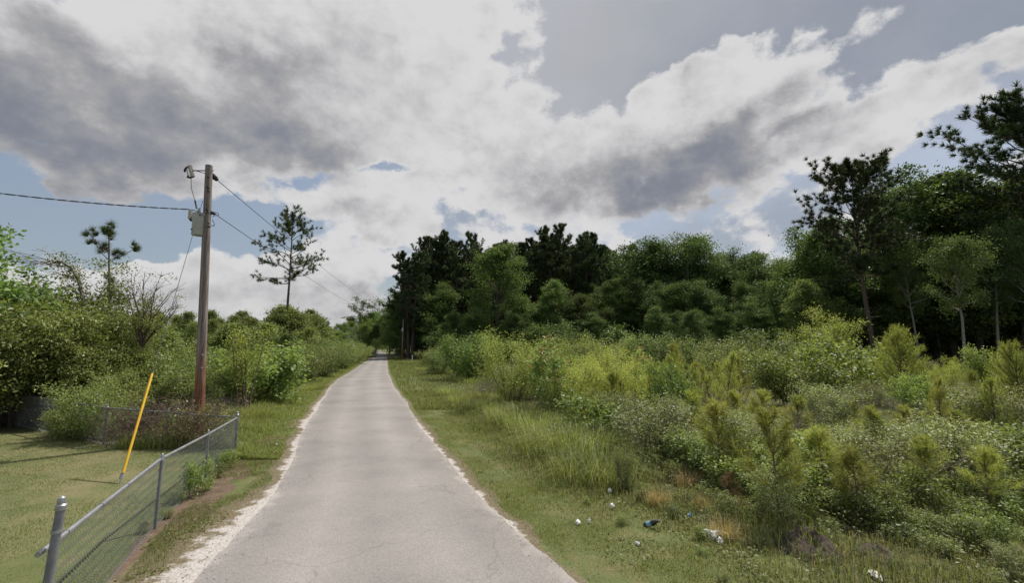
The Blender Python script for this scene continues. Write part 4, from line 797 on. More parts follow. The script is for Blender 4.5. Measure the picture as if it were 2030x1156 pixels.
def scatter(n, keys, name, label, cat, group, hlo, hhi, y0, y1, off0, off1, dmin, wide=1.1):
    done = 0; tries = 0
    while done < n and tries < n * 60:
        tries += 1; y = y0 + (y1 - y0) * rg.uniform() ** 1.4; x = road_right(y) + off0 + (off1 * (0.25 + y / y1) - off0) * rg.uniform()
        if x / max(y, .1) > 1.35: continue
        if 12.0 < y < 27 and 0.47 < x / y < 0.70 and name != 'dry_grass_clump': continue      # the open strip before the rusty sheets
        if any(np.hypot(x - m_[0], y - m_[1]) < 0.75 or np.hypot(x - m_[0] * .88, y - m_[1] * .88) < 0.6 for m_ in (MO, MO2)): continue
        if any((x - a) ** 2 + (y - b) ** 2 < dmin ** 2 for a, b in spots): continue
        spots.append((x, y)); done += 1; ramp = min(1.0, 0.5 + (x - road_right(y)) / 9.0) * min(1.0, max(0.4, (y - 1.5) / 5.0))
        plant(keys[rg.integers(len(keys))], name, label, cat, group, (x, y, 0), rg.uniform(hlo, hhi) * ramp, rg, wide * rg.uniform(0.85, 1.25))
scatter(60, ['ypine0', 'ypine1', 'slim0'], 'young_pine', 'young pine scattered across the lot behind the weeds', 'tree', 'young pines scattered across the lot', 1.0, 2.0, 11, 42, 5.5, 40, 0.8)
scatter(18, ['bright0', 'bright1', 'willow0', 'willow1'], 'upright_sapling', 'slim upright leafy sapling in the lot', 'tree', 'slim upright saplings in the lot', 1.5, 2.5, 13, 34, 6, 34, 0.9, 0.6)
scatter(40, ['grey0', 'grey1', 'leafy0', 'leafy1'], 'wild_shrub', 'leafy wild shrub scattered through the lot', 'shrub', 'wild shrubs scattered through the lot', 0.7, 1.4, 8, 40, 4.5, 40, 0.75, 1.15)
scatter(52, ['grey0', 'leafy1', 'weed0', 'weed1', 'slim1'], 'low_shrub', 'low leafy shrub in the near part of the lot', 'shrub', 'low shrubs in the near part of the lot', 0.4, 0.9, 4.2, 13, 3.4, 17, 0.42, 1.15)
scatter(45, ['brush0', 'brush1'], 'dead_brush', 'tangle of bare grey twigs among the green shrubs', 'brush', 'bare twig tangles in the lot', 0.6, 1.15, 7, 24, 4.0, 22, 0.7, 1.2)
scatter(90, ['straw0', 'straw1'], 'dry_grass_clump', 'dry straw-brown grass clump in the lot', 'grass clump', 'dry grass clumps in the lot', 0.22, 0.46, 4.5, 26, 2.6, 22, 0.3, 0.9)
scatter(60, ['weed0', 'weed1'], 'weed_plant', 'low weed', 'weed', 'low weeds in the lot', 0.12, 0.3, 3.2, 12, 1.5, 9, 0.25, 1.4)
scatter(190, ['weed0', 'weed1'], 'weed_plant', 'low leafy weed growing in the lot beside the verge', 'weed', 'low weeds in the lot', 0.22, 0.5, 3.2, 14, 2.6, 15, 0.27, 1.4)
for i, (px, py, h) in enumerate([(1000, 838, .75), (1030, 850, .85), (1060, 862, .85), (975, 820, .7), (950, 815, .6), (1085, 900, .8), (1120, 905, .95), (1150, 915, .95), (1105, 880, .85), (1190, 945, .75), (1140, 950, .7), (1040, 830, .7), (905, 800, .6), (930, 795, .6), (1075, 845, .8), (1170, 900, .85), (1205, 960, .6), (890, 785, .6), (1000, 800, .7), (960, 795, .6), (1020, 815, .6)]):
    g = ground(px, py); plant('clump%d' % (i % 2), 'tall_grass_clump', 'arching clump of tall bright grass along the right verge', 'grass clump', 'tall grass clumps along the right verge', g, h, rg, 1.25)
for i, (px, py, h) in enumerate([(840, 735, .6), (870, 742, .6), (900, 755, .6), (930, 760, .6), (860, 730, .7), (820, 722, .8), (910, 740, .8)]):
    g = ground(px, py); plant('clump%d' % (i % 2), 'tall_grass_clump', 'clump of long grass by the verge towards the far pole', 'grass clump', 'long grass towards the far pole', g, h, rg, 2.4)

# ------------------------------------------------------------------ grass (nobody could count it)
FENCE = [ground(466, 893)[:2], ground(406, 955)[:2], ground(306, 1051)[:2], at(92, 1060, 3.72)[:2]]
COR = FENCE[0]; GATE = FENCE[-1]; BACKL = ground(205, 884)[:2]; FARL = ground(99, 861)[:2]
def fence_x(y):                                       # x of the front fence at y
    ys = [p[1] for p in FENCE[::-1]]; xs = [p[0] for p in FENCE[::-1]]; return np.interp(y, ys, xs)
lawn_xy = np.array([[fence_x(3.7) + 0.0, -6], [fence_x(3.7), 3.7], [FENCE[2][0], FENCE[2][1]], [FENCE[1][0], FENCE[1][1]], [COR[0], COR[1]], [BACKL[0], BACKL[1]], [FARL[0], FARL[1]], [-30, 13.5], [-40, 8], [-40, -6]])
def poly_sheet(name, P, z, mat):
    me = bpy.data.meshes.new(name); me.from_pydata([(float(a), float(b), z) for a, b in P], [], [list(range(len(P)))]); me.materials.append(mat); return structure(link(name, me))
poly_sheet('lawn', lawn_xy, 0.005, M['lawn'])
# bare earth along the foot of the front fence
def fence_dirt():
    y = np.linspace(2.5, COR[1] + 1.6, 90); x = fence_x(y); a = np.stack([x - 0.05 + fold_noise(21, 90, .05), y], -1); b = np.stack([x + 0.48 + fold_noise(22, 90, .13), y], -1); strip('bare_earth', a, b, 4, 0.013, M['dirt'])
fence_dirt()
def vnoise(x, y, seed, sc_):
    r = np.random.default_rng(seed); g = r.uniform(size=(64, 64)); u, v = x * sc_, y * sc_; i, j = np.floor(u).astype(int), np.floor(v).astype(int); f, h = u - i, v - j; f = f * f * (3 - 2 * f); h = h * h * (3 - 2 * h)
    G_ = lambda a, b: g[a % 64, b % 64]; return (G_(i, j) * (1 - f) + G_(i + 1, j) * f) * (1 - h) + (G_(i, j + 1) * (1 - f) + G_(i + 1, j + 1) * f) * h
def grass(name, label, n, region, hfun, width, bend, mat, seed, seg=1, tone_mu=0.42, dry=0.0, thr=0.0):
    rng = np.random.default_rng(seed); x, y = region(rng, n); d = np.hypot(x, y)
    pn = vnoise(x, y, seed + 1, 1.1) * 0.6 + vnoise(x, y, seed + 2, 3.7) * 0.4
    keep = rng.uniform(size=len(x)) < np.clip((pn - thr) * 4 + 0.1, 0.04, 1); x, y, d, pn = x[keep], y[keep], d[keep], pn[keep]; m = len(x)
    h = hfun(x, y, rng) * (0.35 + 1.5 * pn ** 1.5); t = np.clip(rng.normal(tone_mu, 0.2, m) + (pn - 0.5) * 0.3, 0, 0.79); dr = rng.uniform(size=m) < dry * (1.6 - 1.6 * pn); t[dr] = rng.uniform(0.88, 1.0, dr.sum())
    G = Geo(); C = np.stack([x, y, terrain(x, y) + 0.0], -1); blades(G, rng, C, h, width * (0.7 + 0.07 * d), np.clip(rng.normal(bend, 0.2, m), 0.05, 1), t, seg)
    o = link(name, G.mesh(name, M[mat])); tag(o, label, 'grass', None, 'stuff'); return o
def inside(x, y, P):
    c = np.zeros(len(x), bool); j = len(P) - 1
    for i in range(len(P)):
        xi, yi, xj, yj = *P[i], *P[j]; c ^= ((yi > y) != (yj > y)) & (x < (xj - xi) * (y - yi) / (yj - yi + 1e-12) + xi); j = i
    return c
def reg_lawn(rng, n):
    x = rng.uniform(-18, -3.3, n); y = 3.0 + 10.5 * rng.uniform(size=n) ** 1.25; k = inside(x, y, lawn_xy) & (x / y > -1.35); return x[k], y[k]
grass('lawn_grass', 'short mown patchy lawn inside the chain-link fence', 330000, reg_lawn, lambda x, y, r: r.uniform(0.018, 0.05, len(x)), 0.006, 0.5, 'lawn_blade', 301, 1, 0.45, 0.45, 0.1)
def side_region(side, o0, o1, y0, y1, pw):
    def f(rng, n):
        y = y0 + (y1 - y0) * rng.uniform(size=n) ** pw; e = (road_right(y) if side > 0 else road_left(y)); x = e + side * (o0 + (o1 - o0) * rng.uniform(size=n)); 
        if side < 0:
            k = (x > fence_x(y) + 0.12) | (y > COR[1]); x, y = x[k], y[k]
        # clear of the sand
        ed = np.interp(y, (Rq if side > 0 else Lq)[:, 1], (wr if side > 0 else wl)); k = np.abs(x - np.interp(y, (Rq if side > 0 else Lq)[:, 1], (Rq if side > 0 else Lq)[:, 0])) > ed * rng.uniform(0.45, 1.0, len(x)); return x[k], y[k]
    return f
grass('verge_grass', 'short patchy grass on the verge right of the road', 150000, side_region(1, 0.15, 2.6, 2.6, 26, 1.8), lambda x, y, r: r.uniform(0.03, 0.085, len(x)), 0.006, 0.5, 'grass', 311, 1, 0.50, 0.42, 0.12)
grass('roadside_grass', 'short grass strip between the fence and the road', 120000, side_region(-1, 0.2, 2.6, 2.6, 12, 1.5), lambda x, y, r: r.uniform(0.03, 0.08, len(x)), 0.006, 0.5, 'grass', 321, 1, 0.48, 0.5, 0.2)
def hl(x, y, r): e = road_left(y) - x; return r.uniform(0.10, 0.32, len(x)) * np.clip(e / 1.6, 0.35, 1.3)
grass('long_grass', 'long meadow grass beside the road beyond the fence corner', 90000, side_region(-1, 0.3, 4.4, 10.3, 60, 1.9), hl, 0.007, 0.45, 'grass_lush', 331, 2, 0.45, 0.16, 0.05)
def hr(x, y, r): e = x - road_right(y); return r.uniform(0.10, 0.38, len(x)) * np.clip((e - 0.7) / 1.7, 0.3, 1.3) * np.clip((y - 2.0) / 6.0, 0.35, 1)
grass('weedy_grass', 'rough weedy grass spreading through the overgrown lot', 150000, side_region(1, 1.0, 13.0, 3.0, 24, 1.6), hr, 0.007, 0.5, 'grass', 341, 2, 0.48, 0.42, 0.08)
grass('far_verge_grass', 'grass along the right verge towards the bend', 40000, side_region(1, 0.2, 9.0, 18, 95, 1.5), lambda x, y, r: r.uniform(0.08, 0.28, len(x)), 0.010, 0.5, 'grass_lush', 351, 2, 0.4, 0.15, 0.05)
def ground_cover():
    rng = np.random.default_rng(361); n = 90000; y = 3.0 + 26 * rng.uniform(size=n) ** 1.6; x = road_right(y) + 2.0 + 26 * rng.uniform(size=n) ** 1.2; k = (x / y < 1.35) & (vnoise(x, y, 9, 0.9) + 0.35 * vnoise(x, y, 10, 3) > 0.45); x, y = x[k], y[k]; m = len(x)
    h = rng.uniform(0.02, 0.30, m) * np.clip((x - road_right(y) - 1.6) / 2.5, 0.25, 1); A = unit(rng, m) * (1, 1, 0.4); Nn = norm(rng.normal(size=(m, 3)) * 0.5 + (0, 0, 0.8)); L = rng.uniform(0.03, 0.065, m) * (0.8 + y * 0.03); G = Geo()
    G.leaves(np.stack([x, y, h], -1), A, Nn, L, L * 0.5, np.clip(rng.normal(0.45, 0.25, m), 0, 1)); tag(link('ground_cover', G.mesh('ground_cover', M['leaf_grey'])), 'leafy ground cover creeping between the shrubs of the lot', 'plants', None, 'stuff')
ground_cover()

def verge_weeds():
    rng = np.random.default_rng(371); n = 16000; y = 2.8 + 16 * rng.uniform(size=n) ** 1.6; side = rng.uniform(size=n) < 0.6
    x = np.where(side, road_right(y) + 0.35 + 2.2 * rng.uniform(size=n), road_left(y) - 0.4 - 1.3 * rng.uniform(size=n)); k = (vnoise(x, y, 14, 2.3) > 0.55) & (side | (x > fence_x(y) + 0.05) | (y > COR[1])); x, y = x[k], y[k]; m = len(x); L = rng.uniform(0.025, 0.055, m)
    G = Geo(); G.leaves(np.stack([x, y, rng.uniform(0.01, 0.06, m)], -1), unit(rng, m) * (1, 1, 0.3), norm(rng.normal(size=(m, 3)) * 0.4 + (0, 0, 0.9)), L, L * 0.6, np.clip(rng.normal(0.4, 0.25, m), 0, 1)); tag(link('verge_weeds', G.mesh('verge_weeds', M['leaf_green'])), 'tiny broad-leaved weeds in the short grass of both verges', 'plants', None, 'stuff')
    n = 2600; y = 2.8 + 22 * rng.uniform(size=n) ** 1.7; sd = np.where(rng.uniform(size=n) < .5, 1, -1); off = rng.normal(0.16, 0.16, n); x = np.where(sd > 0, road_right(y) + off, road_left(y) - off); r = rng.uniform(0.003, 0.010, n)
    oc = np.array([[1, 0, 0], [0, 1, 0], [-1, 0, 0], [0, -1, 0], [0, 0, .7], [0, 0, -.5]]); V = np.stack([x, y, 0.022 + r * .3], -1)[:, None, :] + oc[None] * r[:, None, None] * rng.uniform(.7, 1.3, (n, 6, 1)); T_ = np.array([[0, 1, 4], [1, 2, 4], [2, 3, 4], [3, 0, 4], [1, 0, 5], [2, 1, 5], [3, 2, 5], [0, 3, 5]])
    G = Geo(); G.add(V, None, (np.arange(n)[:, None, None] * 6 + T_[None]).reshape(-1, 3)); tag(link('gravel', G.mesh('gravel', M['gravel'])), 'loose gravel and crumbs along both road edges', 'gravel', None, 'stuff')
verge_weeds()

# ------------------------------------------------------------------ utility pole and its gear
PB = ground(393, 872); PY = PB[1]
top = at(414, 328, PY)
def rel(px, py, dy=0.0): p = at(px, py, PY + dy); return p - np.array([PB[0], PB[1], 0])
def cyl(G, a, b, r, k=8): G.tube([a, b], [r, r], k)
def utility_pole():
    e = link('utility_pole', None, None, (PB[0], PB[1], 0)); tag(e, 'weathered wooden utility pole stained brown at its foot beside the fence', 'utility pole')
    G = Geo(); t = rel(414.5, 328); P = [np.array([0, 0, -0.2]) + (t * [1, 1, 0]) * s + np.array([0, 0, (t[2] + 0.2) * s]) for s in np.linspace(0, 1, 9)]
    G.tube(P, np.linspace(0.128, 0.092, 9), 18); link('shaft', G.mesh('pole_shaft', M['pole'], True), e)
    G = Geo(); a = rel(408, 338); b = rel(382, 338); cyl(G, a, b, 0.016); cyl(G, rel(408, 344), rel(391, 339), 0.010); link('bracket_arm', G.mesh('bracket_arm', M['dark_metal'], True), e)
    # fuse cutout: porcelain body, slanted fuse tube, end fittings
    G = Geo(); p0, p1 = rel(376, 329), rel(382, 350); d = (p1 - p0)
    prof = [p0 + d * s for s in np.linspace(0, 1, 13)]; G.tube(prof, [0.03 if i % 2 else 0.062 for i in range(13)], 12); fc = link('fuse_cutout', G.mesh('fuse_cutout', M['porcelain'], True), e)
    G = Geo(); cyl(G, rel(370, 335), rel(373.5, 350), 0.017); link('fuse_tube', G.mesh('fuse_tube', M['porcelain'], True), fc)
    G = Geo(); G.tube([rel(376, 330), rel(370, 332), rel(366.5, 337), rel(366, 341)], [0.025, 0.03, 0.035, 0.02], 6); G.tube([rel(382, 349), rel(377, 352), rel(372, 351), rel(374, 347)], [0.03, 0.035, 0.035, 0.02], 6); G.tube([rel(381, 348), rel(382, 352)], [0.02, 0.02], 6); link('end_fitting', G.mesh('cutout_fitting', M['dark_metal'], True), fc)
    # dead-end insulator on the far side at the top, and neutral clevis
    G = Geo(); a, b = rel(419, 346, 0.05), rel(431, 357, 0.35); G.tube([a + (b - a) * s for s in np.linspace(0, 1, 9)], [0.03, 0.075, 0.03, 0.075, 0.03, 0.075, 0.03, 0.06, 0.02], 10); link('insulator', G.mesh('insulator', M['dark_metal'], True), e)
    G = Geo(); a, b = rel(418, 420, 0.0), rel(425, 424, 0.2); G.tube([a, a + (b - a) * .5, b], [0.03, 0.055, 0.04], 10); link('insulator', G.mesh('neutral_insulator', M['dark_metal'], True), e)
    for (px, py, r) in ((412, 350, .022), (411, 371, .03), (412, 378, .02), (409, 415, .025), (413, 449, .028), (411, 420, .02)):
        G = Geo(); c = rel(px, py, -0.12); cyl(G, c + (0, 0.06, 0), c, r, 8); link('bolt', G.mesh('bolt', M['dark_metal'], True), e)
    G = Geo(); cyl(G, rel(416, 338), rel(424, 338), 0.012, 6); link('through_bolt', G.mesh('through_bolt', M['dark_metal'], True), e)
    G = Geo(); G.tube([rel(408, 430, -0.115), rel(401, 640, -0.125), rel(394, 855, -0.135)], 0.008, 5, False); link('ground_wire', G.mesh('ground_wire', M['wire'], True), e)
    for (px, py, w_, h_) in ((401, 705, .05, .07), (399, 730, .06, .045)):
        G = Geo(); c = rel(px, py, -0.128); G.box(c, w_, 0.006, h_); link('tag_plate', G.mesh('tag_plate', M['galv']), e)
    for k in range(16):
        G = Geo(); t_ = 560 + k * 16 + (k % 3) * 4; c = rel(np.interp(t_, [328, 872], [414, 393]) + ((k * 37) % 9 - 4) * .8, t_, -0.125); G.box(c, 0.02, 0.012, 0.005); link('staple', G.mesh('staple', M['dark_metal']), e)
    # jumper leads looping round the transformer
    def lead(pts, r, nm='lead'):
        G = Geo(); Q = np.array([rel(*p) for p in pts]); u = np.linspace(0, len(Q) - 1, 24); C = np.stack([np.interp(u, range(len(Q)), Q[:, k]) for k in range(3)], -1)
        ker = np.ones(5) / 5; C = np.stack([np.convolve(np.r_[[C[0, k]] * 2, C[:, k], [C[-1, k]] * 2], ker, 'valid') for k in range(3)], -1); G.tube(C, r, 5, False); link(nm, G.mesh('lead', M['wire'], True), e)
    lead([(379, 352), (379, 372), (386, 396), (391, 416)], 0.009)
    lead([(386.5, 397), (388, 404), (390, 414)], 0.022, 'lead_sleeve')
    lead([(377, 415, -.2), (390, 418, -.25), (402, 424, -.25), (412, 440, -.2), (417, 446, 0.1), (424, 450, .2), (426, 444, .2), (420, 434, .2)], 0.011)
    lead([(420, 430, .1), (427, 427, .2), (432, 428, .3), (434, 424, .3), (426, 420, .2)], 0.009)
    return e
utility_pole()
def transformer():
    c = rel(395.5, 468); r = 0.165; hgt = rel(396, 424)[2] - c[2]; base = np.array([PB[0], PB[1], 0]) + np.array([c[0], -0.06, c[2]])
    e = link('transformer', None, None, base); tag(e, 'grey cylindrical transformer can hung on the wooden pole beside its arrester', 'transformer')
    G = Geo(); G.lathe([(0.0, 0.035), (r * .8, 0.03), (r * .93, 0.0), (r, 0.02), (r, hgt * .93), (r * 1.04, hgt * .935), (r * 1.04, hgt * .97), (r * .98, hgt * .985), (r * .5, hgt * 1.02), (0.0, hgt * 1.03)], 28); link('tank', G.mesh('tank', M['tank'], True), e)
    G = Geo(); G.lathe([(0.03, hgt), (0.05, hgt + .03), (0.03, hgt + .05), (0.045, hgt + .075), (0.028, hgt + .10), (0.03, hgt + .14), (0.0, hgt + .15)], 12, (-0.01, -0.03, 0)); link('bushing', G.mesh('bushing', M['porcelain'], True), e)
    G = Geo(); G.tube([(-r - .085, -.02, hgt * .74 + .02 * i) for i in range(13)], [0.045 if i % 2 else 0.062 for i in range(13)], 10); link('arrester', G.mesh('arrester', M['porcelain'], True), e)
    G = Geo(); G.tube([(-r - .085, -.02, hgt * .72), (-r - .05, -.02, hgt * .66), (-r + .01, -.01, hgt * .68)], [0.03, 0.03, 0.025], 6); link('arrester_bracket', G.mesh('arrester_bracket', M['dark_metal'], True), e)
    for zz in (0.18, 0.82):
        G = Geo(); G.box((r + 0.02, 0.05, hgt * zz), 0.12, 0.09, 0.08); link('hanger', G.mesh('hanger', M['tank']), e)
    for (x, zz) in ((0.10, 0.86), (-0.09, 0.22)):
        G = Geo(); G.tube([(x, -sqrt(r * r - x * x) + .02, hgt * zz), (x, -sqrt(r * r - x * x) - .03, hgt * zz)], [0.022, 0.018], 8); link('terminal', G.mesh('terminal', M['dark_metal'], True), e)
transformer()
def wire(label, A, B, sag, r, n=40, twist=0.0, group=None, name='power_line'):
    A, B = np.asarray(A, float), np.asarray(B, float); s = np.linspace(0, 1, n)[:, None]; P = A + (B - A) * s; P[:, 2] -= (4 * sag * s * (1 - s))[:, 0]; G = Geo()
    if twist:
        T_ = norm(B - A); U = norm(np.cross(T_, (0, 0, 1.0))); Wv = np.cross(U, T_); ph = np.linspace(0, np.linalg.norm(B - A) / 0.45 * 2 * pi, n)[:, None]
        for q in (0, pi): G.tube(P + twist * (U * np.cos(ph + q) + Wv * np.sin(ph + q)), r, 5, False)
    else: G.tube(P, r, 5, False)
    return tag(link(name, G.mesh(name, M['wire'], True)), label, 'wire', group)
FP = ground(797, 713); FARTOP = at(715, 586, 95)
wire('upper power line running from the pole top along the road', at(431, 357, PY + 0.35), at(733, 596, 112), 0.5, 0.011)
wire('lower power line running from the transformer level along the road', at(426, 424, PY + .2), at(712, 606, 112), 0.5, 0.011)
wire('twisted service cable reaching from the transformer away over the lawn', at(377, 415, PY - .15), at(377, 415, PY - .15) + (at(-330, 262, 9.0) - at(377, 415, PY - .15)) * 2.4, 0.80, 0.009, 520, 0.010)
def guy():
    anc = ground(236, 962); A = at(404, 330, PY - .1); A = at(402, 398, PY - 0.08); e = link('guy_wire', None, None, (anc[0], anc[1], 0)); tag(e, 'thin guy wire with yellow plastic guard anchored in the lawn', 'guy wire')
    a0 = np.array([0, 0, -0.05]); a1 = A - np.array([anc[0], anc[1], 0]); G = Geo(); G.tube([a0, a0 + (a1 - a0) * .5, a1], 0.0065, 5, False); link('cable', G.mesh('cable', M['wire'], True), e)
    G = Geo(); k0, k1 = 0.03, None; d = norm(a1 - a0)
    # guard spans from just above the anchor eye to about 2.1 m along the cable
    G.tube([a0 + d * 0.26, a0 + d * 0.3, a0 + d * 2.3, a0 + d * 2.33], [0.020, 0.023, 0.023, 0.018], 12); link('guard', G.mesh('guard', M['yellow'], True), e)
    G = Geo(); G.tube([a0 - d * 0.05, a0 + d * 0.26], [0.014, 0.014], 8); G.tube([a0 + d * .16 + (-.02, 0, 0), a0 + d * .26 + (-.02, 0, 0)], [0.02, 0.02], 6); link('anchor_rod', G.mesh('anchor_rod', M['galv_dull'], True), e)
guy()
def far_pole():
    e = link('utility_pole', None, None, FP); tag(e, 'distant thin utility pole with small transformer by the far verge', 'utility pole'); H = at(797, 634, FP[1])[2]
    G = Geo(); G.tube([(0, 0, -.1), (0.05, 0, H)], [0.15, 0.10], 10); link('shaft', G.mesh('far_shaft', M['pole'], True), e)
    G = Geo(); G.lathe([(0, 0), (.2, 0), (.2, .55), (.1, .62), (0, .63)], 14, (0.05, -.3, H * .70)); link('transformer_can', G.mesh('far_can', M['tank'], True), e)
    G = Geo(); G.box((0.05, -.12, H - .15), 0.5, 0.08, 0.08); link('crossarm', G.mesh('far_arm', M['pole']), e)
    g = ground(817, 722); e2 = link('marker_post', None, None, g); tag(e2, 'short pale post standing in the grass by the far pole', 'post'); G = Geo(); G.tube([(0, 0, -.1), (0, 0, 1.05)], [0.075, 0.07], 8); link('post', G.mesh('marker_post', M['concrete'], True), e2)
    G = Geo(); G.lathe([(0.08, 1.04), (0.085, 1.07), (0.05, 1.10), (0, 1.11)], 8); link('cap', G.mesh('marker_cap', M['galv'], True), e2)
far_pole()

# ------------------------------------------------------------------ chain-link fences
def fence(label, pts, heights, posts, seed, mesh_on=True, lean=None, rail_over=(0, 0), dull=False):
    """pts: plan points (front to back); heights of the rail at each; posts: list of (index, post height, radius)"""
    pts = np.array(pts, float); o = pts[0]; e = link('chain_link_fence', None, None, (o[0], o[1], 0)); tag(e, label, 'fence'); P = np.column_stack([pts - o, heights])
    G = Geo(); Q = P.copy(); d0 = norm(P[0] - P[1]); d1 = norm(P[-1] - P[-2]); Q[0] += d0 * rail_over[0]; Q[-1] += d1 * rail_over[1]; G.tube(Q, 0.021, 10); rail = link('top_rail', G.mesh('top_rail', M['galv' if not dull else 'galv_dull'], True), e)
    for (i, ph, r, lx) in posts:
        G = Geo(); b = P[i] * [1, 1, 0]; t = b + np.array([lx, 0, ph]); G.tube([b - (0, 0, .15), t], [r, r], 12); po = link('post', G.mesh('post', M['galv_dull'], True), e)
        G = Geo(); c = [(r * 1.18, -.015), (r * 1.22, .02), (r * .9, .03), (r * 0.95, .045), (r * .75, .075), (0, .09)]; G.lathe(c, 12, t); link('post_cap', G.mesh('post_cap', M['galv'], True), po)
        if r > 0.03:
            for f in (0.12, 0.5, 0.86):
                G = Geo(); G.lathe([(r * 1.0, -.012), (r * 1.2, -.012), (r * 1.2, .012), (r * 1.0, .012)], 12, b + (t - b) * f); link('tension_band', G.mesh('tension_band', M['galv'], True), po)
    tot_ = np.linalg.norm(np.diff(P, axis=0), axis=1).sum()
    for k in range(int(tot_ / 0.6)):
        p_, d_ = along(P, (k + .5) / int(tot_ / 0.6)); G = Geo(); G.tube([p_ - d_ * .006, p_ + d_ * .006], [0.0255, 0.0255], 8); link('wire_tie', G.mesh('wire_tie', M['galv_dull'], True), e)
    if mesh_on:
        L_ = np.r_[0, np.cumsum(np.linalg.norm(np.diff(P[:, :2], axis=0), axis=1))]; tot = L_[-1]; p = 0.052; n = int(tot / p); G = Geo(); rng = np.random.default_rng(seed)
        for k in range(n):
            hgt = np.interp(k * p, L_, P[:, 2]) - 0.02; m = int(hgt / p); i = np.arange(m + 1); s = np.clip(k * p + (i % 2) * p, 0, tot); X = np.stack([np.interp(s, L_, P[:, 0]), np.interp(s, L_, P[:, 1]), 0.03 + i * (hgt - 0.03) / max(m, 1)], -1); X[:, 0] += np.where(i % 2, 0.004, -0.004); G.tube(X, 0.0030, 3, False)
        mo = link('wire_mesh', G.mesh('wire_mesh', M['mesh_wire'])); mo.parent = e; mo['kind'] = 'stuff'
    return e
fence('front chain-link fence with bright top rail along the lawn beside the road', FENCE[::-1], [0.93, 0.93, 0.85, 0.76], [(0, 1.24, 0.031, 0.09), (1, 0.92, 0.021, 0.02), (2, 0.84, 0.021, 0.0), (3, 0.82, 0.031, 0.0)], 401, True, None, (0.10, 0))
MID = (COR + BACKL) / 2 + np.array([-0.1, 0.05])
fence('back chain-link fence overgrown with dead vines behind the lawn', [COR + np.array([-.03, .03]), MID, BACKL], [0.76, 0.84, 0.92], [(1, 0.86, 0.022, 0), (2, 0.93, 0.026, 0)], 402, True, None, (0, 0), True)
fence('shaded side fence run half hidden under the privet shrubs', [BACKL + np.array([-.03, .02]), FARL, FARL + (FARL - BACKL) * 1.2], [0.92, 0.95, 0.95], [(1, 0.95, 0.022, 0), (2, 0.95, 0.022, 0)], 403, True, None, (0, 0), True)
def vines():
    rng = np.random.default_rng(404); T, C = Geo(), Geo(); A, B = COR, BACKL; n = 800; o = (A + B) / 2
    for k in range(n):
        s = rng.uniform(0.12, 1.02); p = A + (B - A) * s; p = np.array([p[0] - o[0], p[1] - o[1] + rng.normal() * 0.14 + 0.10, rng.uniform(0, 0.95)]); d = np.array([rng.normal(), rng.normal() * 0.25, rng.normal() * 0.8]); T.tube(path(rng, p, d, rng.uniform(0.3, 0.9), 5, 0.35, -0.02), np.linspace(0.0055, 0.003, 6), 3, False)
    for k in range(70):
        s = rng.uniform(0.05, 0.55) if k % 3 else rng.uniform(0.3, 0.5); p = A + (B - A) * s; cluster(C, rng, (p[0] - o[0], p[1] - o[1] + rng.normal() * 0.12 + .08, rng.uniform(0.05, 1.0)), (0, -1, 0.3), 26, 0.12, 0.06, 0.55, 0.9)
    e = link('vine_tangle', None, None, (o[0], o[1], 0)); tag(e, 'brown dead vine tangle smothering the back chain-link fence', 'vine'); link('dead_stems', T.mesh('dead_stems', M['dead_brown']), e); link('foliage', C.mesh('vine_foliage', M['leaf_privet']), e)
vines()
for (px, py, h, k, lab) in [(381, 985, 0.62, 'leafy1', 'leafy weed growing through the front fence mesh, the taller'), (455, 930, 0.40, 'leafy0', 'small bright weed at the foot of the fence corner post')]:
    g = ground(px, py); plant(k, 'fence_weed', lab, 'weed', None, g, h, rg, 0.85)
for (px, py, h) in [(350, 1000, .2), (405, 975, .25), (425, 950, .3), (330, 1030, .15), (440, 925, .35), (280, 1060, .15)]:
    plant('weed0', 'fence_weed', 'low weed along the foot of the front fence', 'weed', 'low weeds along the front fence', ground(px, py), h, rg, 1.2)
for i, (px, py, h) in enumerate([(415, 860, .8), (440, 845, .7), (400, 845, .9), (370, 850, 1.0), (330, 850, 1.0), (430, 830, .9), (470, 815, .8), (300, 848, 1.1), (350, 838, 1.1), (455, 830, .9), (485, 808, .9), (410, 830, 1.1), (385, 838, 1.2), (500, 795, 1.0), (445, 812, 1.1)]):
    plant('brush%d' % (i % 2), 'dead_brush', 'dry twiggy brush around the foot of the pole', 'brush', 'dry brush around the pole', ground(px, py), h, rg, 1.1)
for i in range(26):
    px = rg.uniform(420, 640); py = np.interp(px, [420, 640], [845, 745]) + rg.uniform(-6, 25); plant('clump%d' % (i % 2), 'meadow_grass_clump', 'clump of long grass before the bushes left of the road', 'grass clump', 'long grass before the left bushes', ground(px, py), rg.uniform(.35, .6), rg, 1.4)

# ------------------------------------------------------------------ litter, debris, soil
def lump(seed, sx, sy, sz, amp=0.35, sub=3):
    import bmesh
    bm = bmesh.new(); bmesh.ops.create_icosphere(bm, subdivisions=sub, radius=1.0); rng = np.random.default_rng(seed); K = rng.normal(size=(7, 3)) * 2.6; ph = rng.uniform(0, 6, 7)
    for v in bm.verts:
        c = np.array(v.co); f = 1 + amp * sum(abs(sin(K[i] @ c + ph[i])) - 0.6 for i in range(7)) / 2.2; v.co = (c[0] * sx * f, c[1] * sy * f, max(c[2] * sz * f, -sz * 0.35) + sz * 0.33)
    me = bpy.data.meshes.new('lump'); bm.to_mesh(me); bm.free(); return me
def litter(px, py, name, label, cat, mat, size, seed, amp=0.5, z=0.02, rot=None):
    me = lump(seed, *[q * 0.68 for q in size], amp); me.materials.append(M[mat]); g = ground(px, py, 0.0); o = link(name, me, None, (g[0], g[1], z), rg.uniform(0, 6) if rot is None else rot); tag(o, label, cat); return o
litter(1146, 1042, 'plastic_cup', 'crumpled white cup lying in the short verge grass', 'litter', 'plastic_white', (0.085, 0.06, 0.055), 1)
